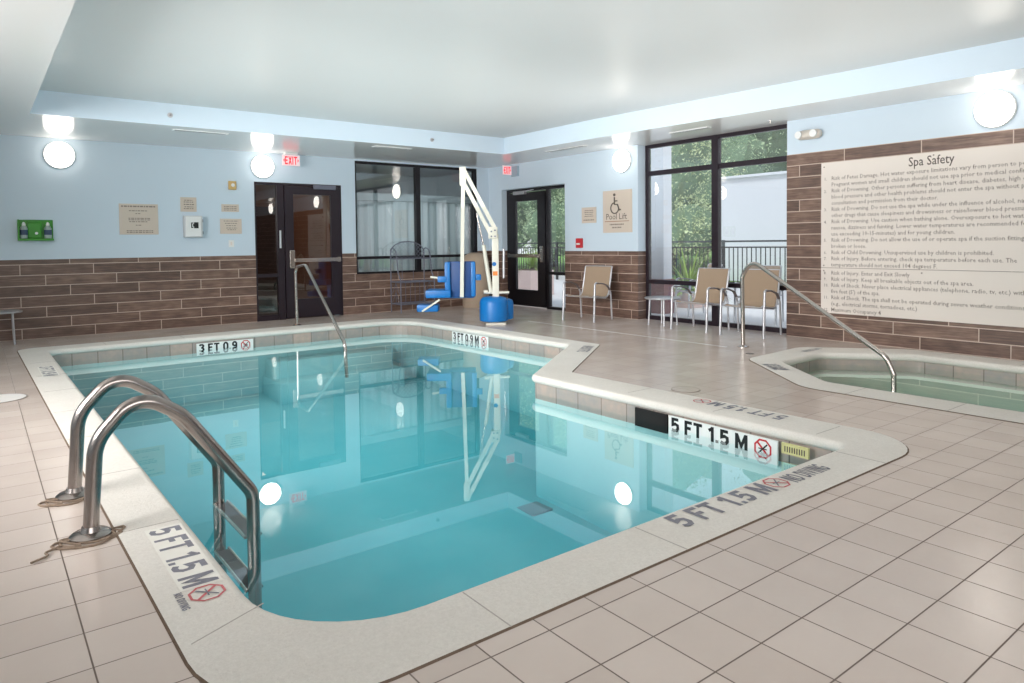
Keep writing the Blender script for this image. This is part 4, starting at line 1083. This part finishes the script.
# ------------------------------------------------------------------ lights, world, camera
def area(name, loc, rot, sx, sy, e, col=(1,1,1)):
    l = bpy.data.lights.new(name, 'AREA'); l.shape = 'RECTANGLE'; l.size = sx; l.size_y = sy; l.energy = e; l.color = col
    o = bpy.data.objects.new(name, l); C.objects.link(o); o.location = loc; o.rotation_euler = rot; return o
area('rear_fill', (1.5,-2.6,2.35), (R(74),0,R(-25)), 6, 1.6, 175, (1,.98,.96))  # unseen area light added behind the camera to brighten the room
ll = area('left_fill', (-2.6,5.2,2.2), (R(84),0,R(-72)), 5, 1.4, 265, (1,.98,.96)); ll.data.spread = R(95)  # added fill from the left, out of view, lifts the right wall
area('ceiling_fill', (4,2.4,2.0), (R(180),0,0), 5, 5, 56, (1,.99,.97))  # unseen upward fill, added to brighten the near ceiling
area('ceiling_fill', (4.2,7.9,1.95), (R(180),0,0), 6, 4, 78, (1,.99,.97))  # likewise added, for the far ceiling
area('ceiling_fill', (7.2,4.5,2.0), (R(180),0,0), 1.2, 5, 30, (1,.99,.97))  # added unseen fill aimed up at the right side
area('pool_fill', (2.6,4.6,-.30), (0,0,0), 2.6, 3.6, 7, (.85,1,1))  # downward fill added below the surface to brighten the deep end
area('pool_fill', (3.2,8.6,-.28), (0,0,0), 3.6, 3.6, 30, (.85,1,1))  # same added fill for the shallow end
area('lobby_fill', (7.3,12.74,1.9), (R(90),0,0), 2.6, 1.9, 7, (.92,.97,1))  # added just behind the glass, facing away, to light the curtain
area('corridor_fill', (4.0,14.2,2.9), (0,0,0), 1, 1, 14, (1,.85,.7))  # area light added to brighten the corridor
sun = bpy.data.lights.new('sun', 'SUN'); sun.energy = 2.3; sun.angle = .2; so = bpy.data.objects.new('sun', sun); C.objects.link(so); so.rotation_euler = (R(38),R(8),R(-60))
wd = bpy.data.worlds.new('sky'); bpy.context.scene.world = wd; wd.use_nodes = True
nt = wd.node_tree; bg = nt.nodes['Background']
tc = nt.nodes.new('ShaderNodeTexCoord'); sx = nt.nodes.new('ShaderNodeSeparateXYZ'); nt.links.new(tc.outputs['Generated'], sx.inputs[0])
rp = nt.nodes.new('ShaderNodeValToRGB'); rp.color_ramp.elements[0].color = (.92,.95,1,1); rp.color_ramp.elements[1].color = (.62,.78,1,1)
nt.links.new(sx.outputs[2], rp.inputs[0]); nt.links.new(rp.outputs[0], bg.inputs[0]); bg.inputs[1].default_value = 1.25

cam = bpy.data.cameras.new('camera'); co = bpy.data.objects.new('camera', cam); C.objects.link(co)
f_, cy, yaw, pi_, ro = 696.44, 265.7725, .9143, -.033, -.0113
F = Vector((math.cos(yaw)*math.cos(pi_), math.sin(yaw)*math.cos(pi_), math.sin(pi_)))
Rr = Vector((math.sin(yaw), -math.cos(yaw), 0)); U = Rr.cross(F)
R2 = Rr*math.cos(ro)+U*math.sin(ro); U2 = -Rr*math.sin(ro)+U*math.cos(ro)
co.matrix_world = Matrix(((R2.x,U2.x,-F.x,0),(R2.y,U2.y,-F.y,0),(R2.z,U2.z,-F.z,1.35),(0,0,0,1)))
cam.sensor_fit = 'HORIZONTAL'; cam.sensor_width = 36; cam.lens = f_/1024*36
cam.shift_x = 0; cam.shift_y = -(341.5-cy)/1024
cam.clip_end = 300; cam.clip_start = .05
sc = bpy.context.scene; sc.camera = co
sc.view_settings.view_transform = 'Standard'; sc.view_settings.look = 'None'; sc.view_settings.exposure = 0; sc.view_settings.gamma = 1
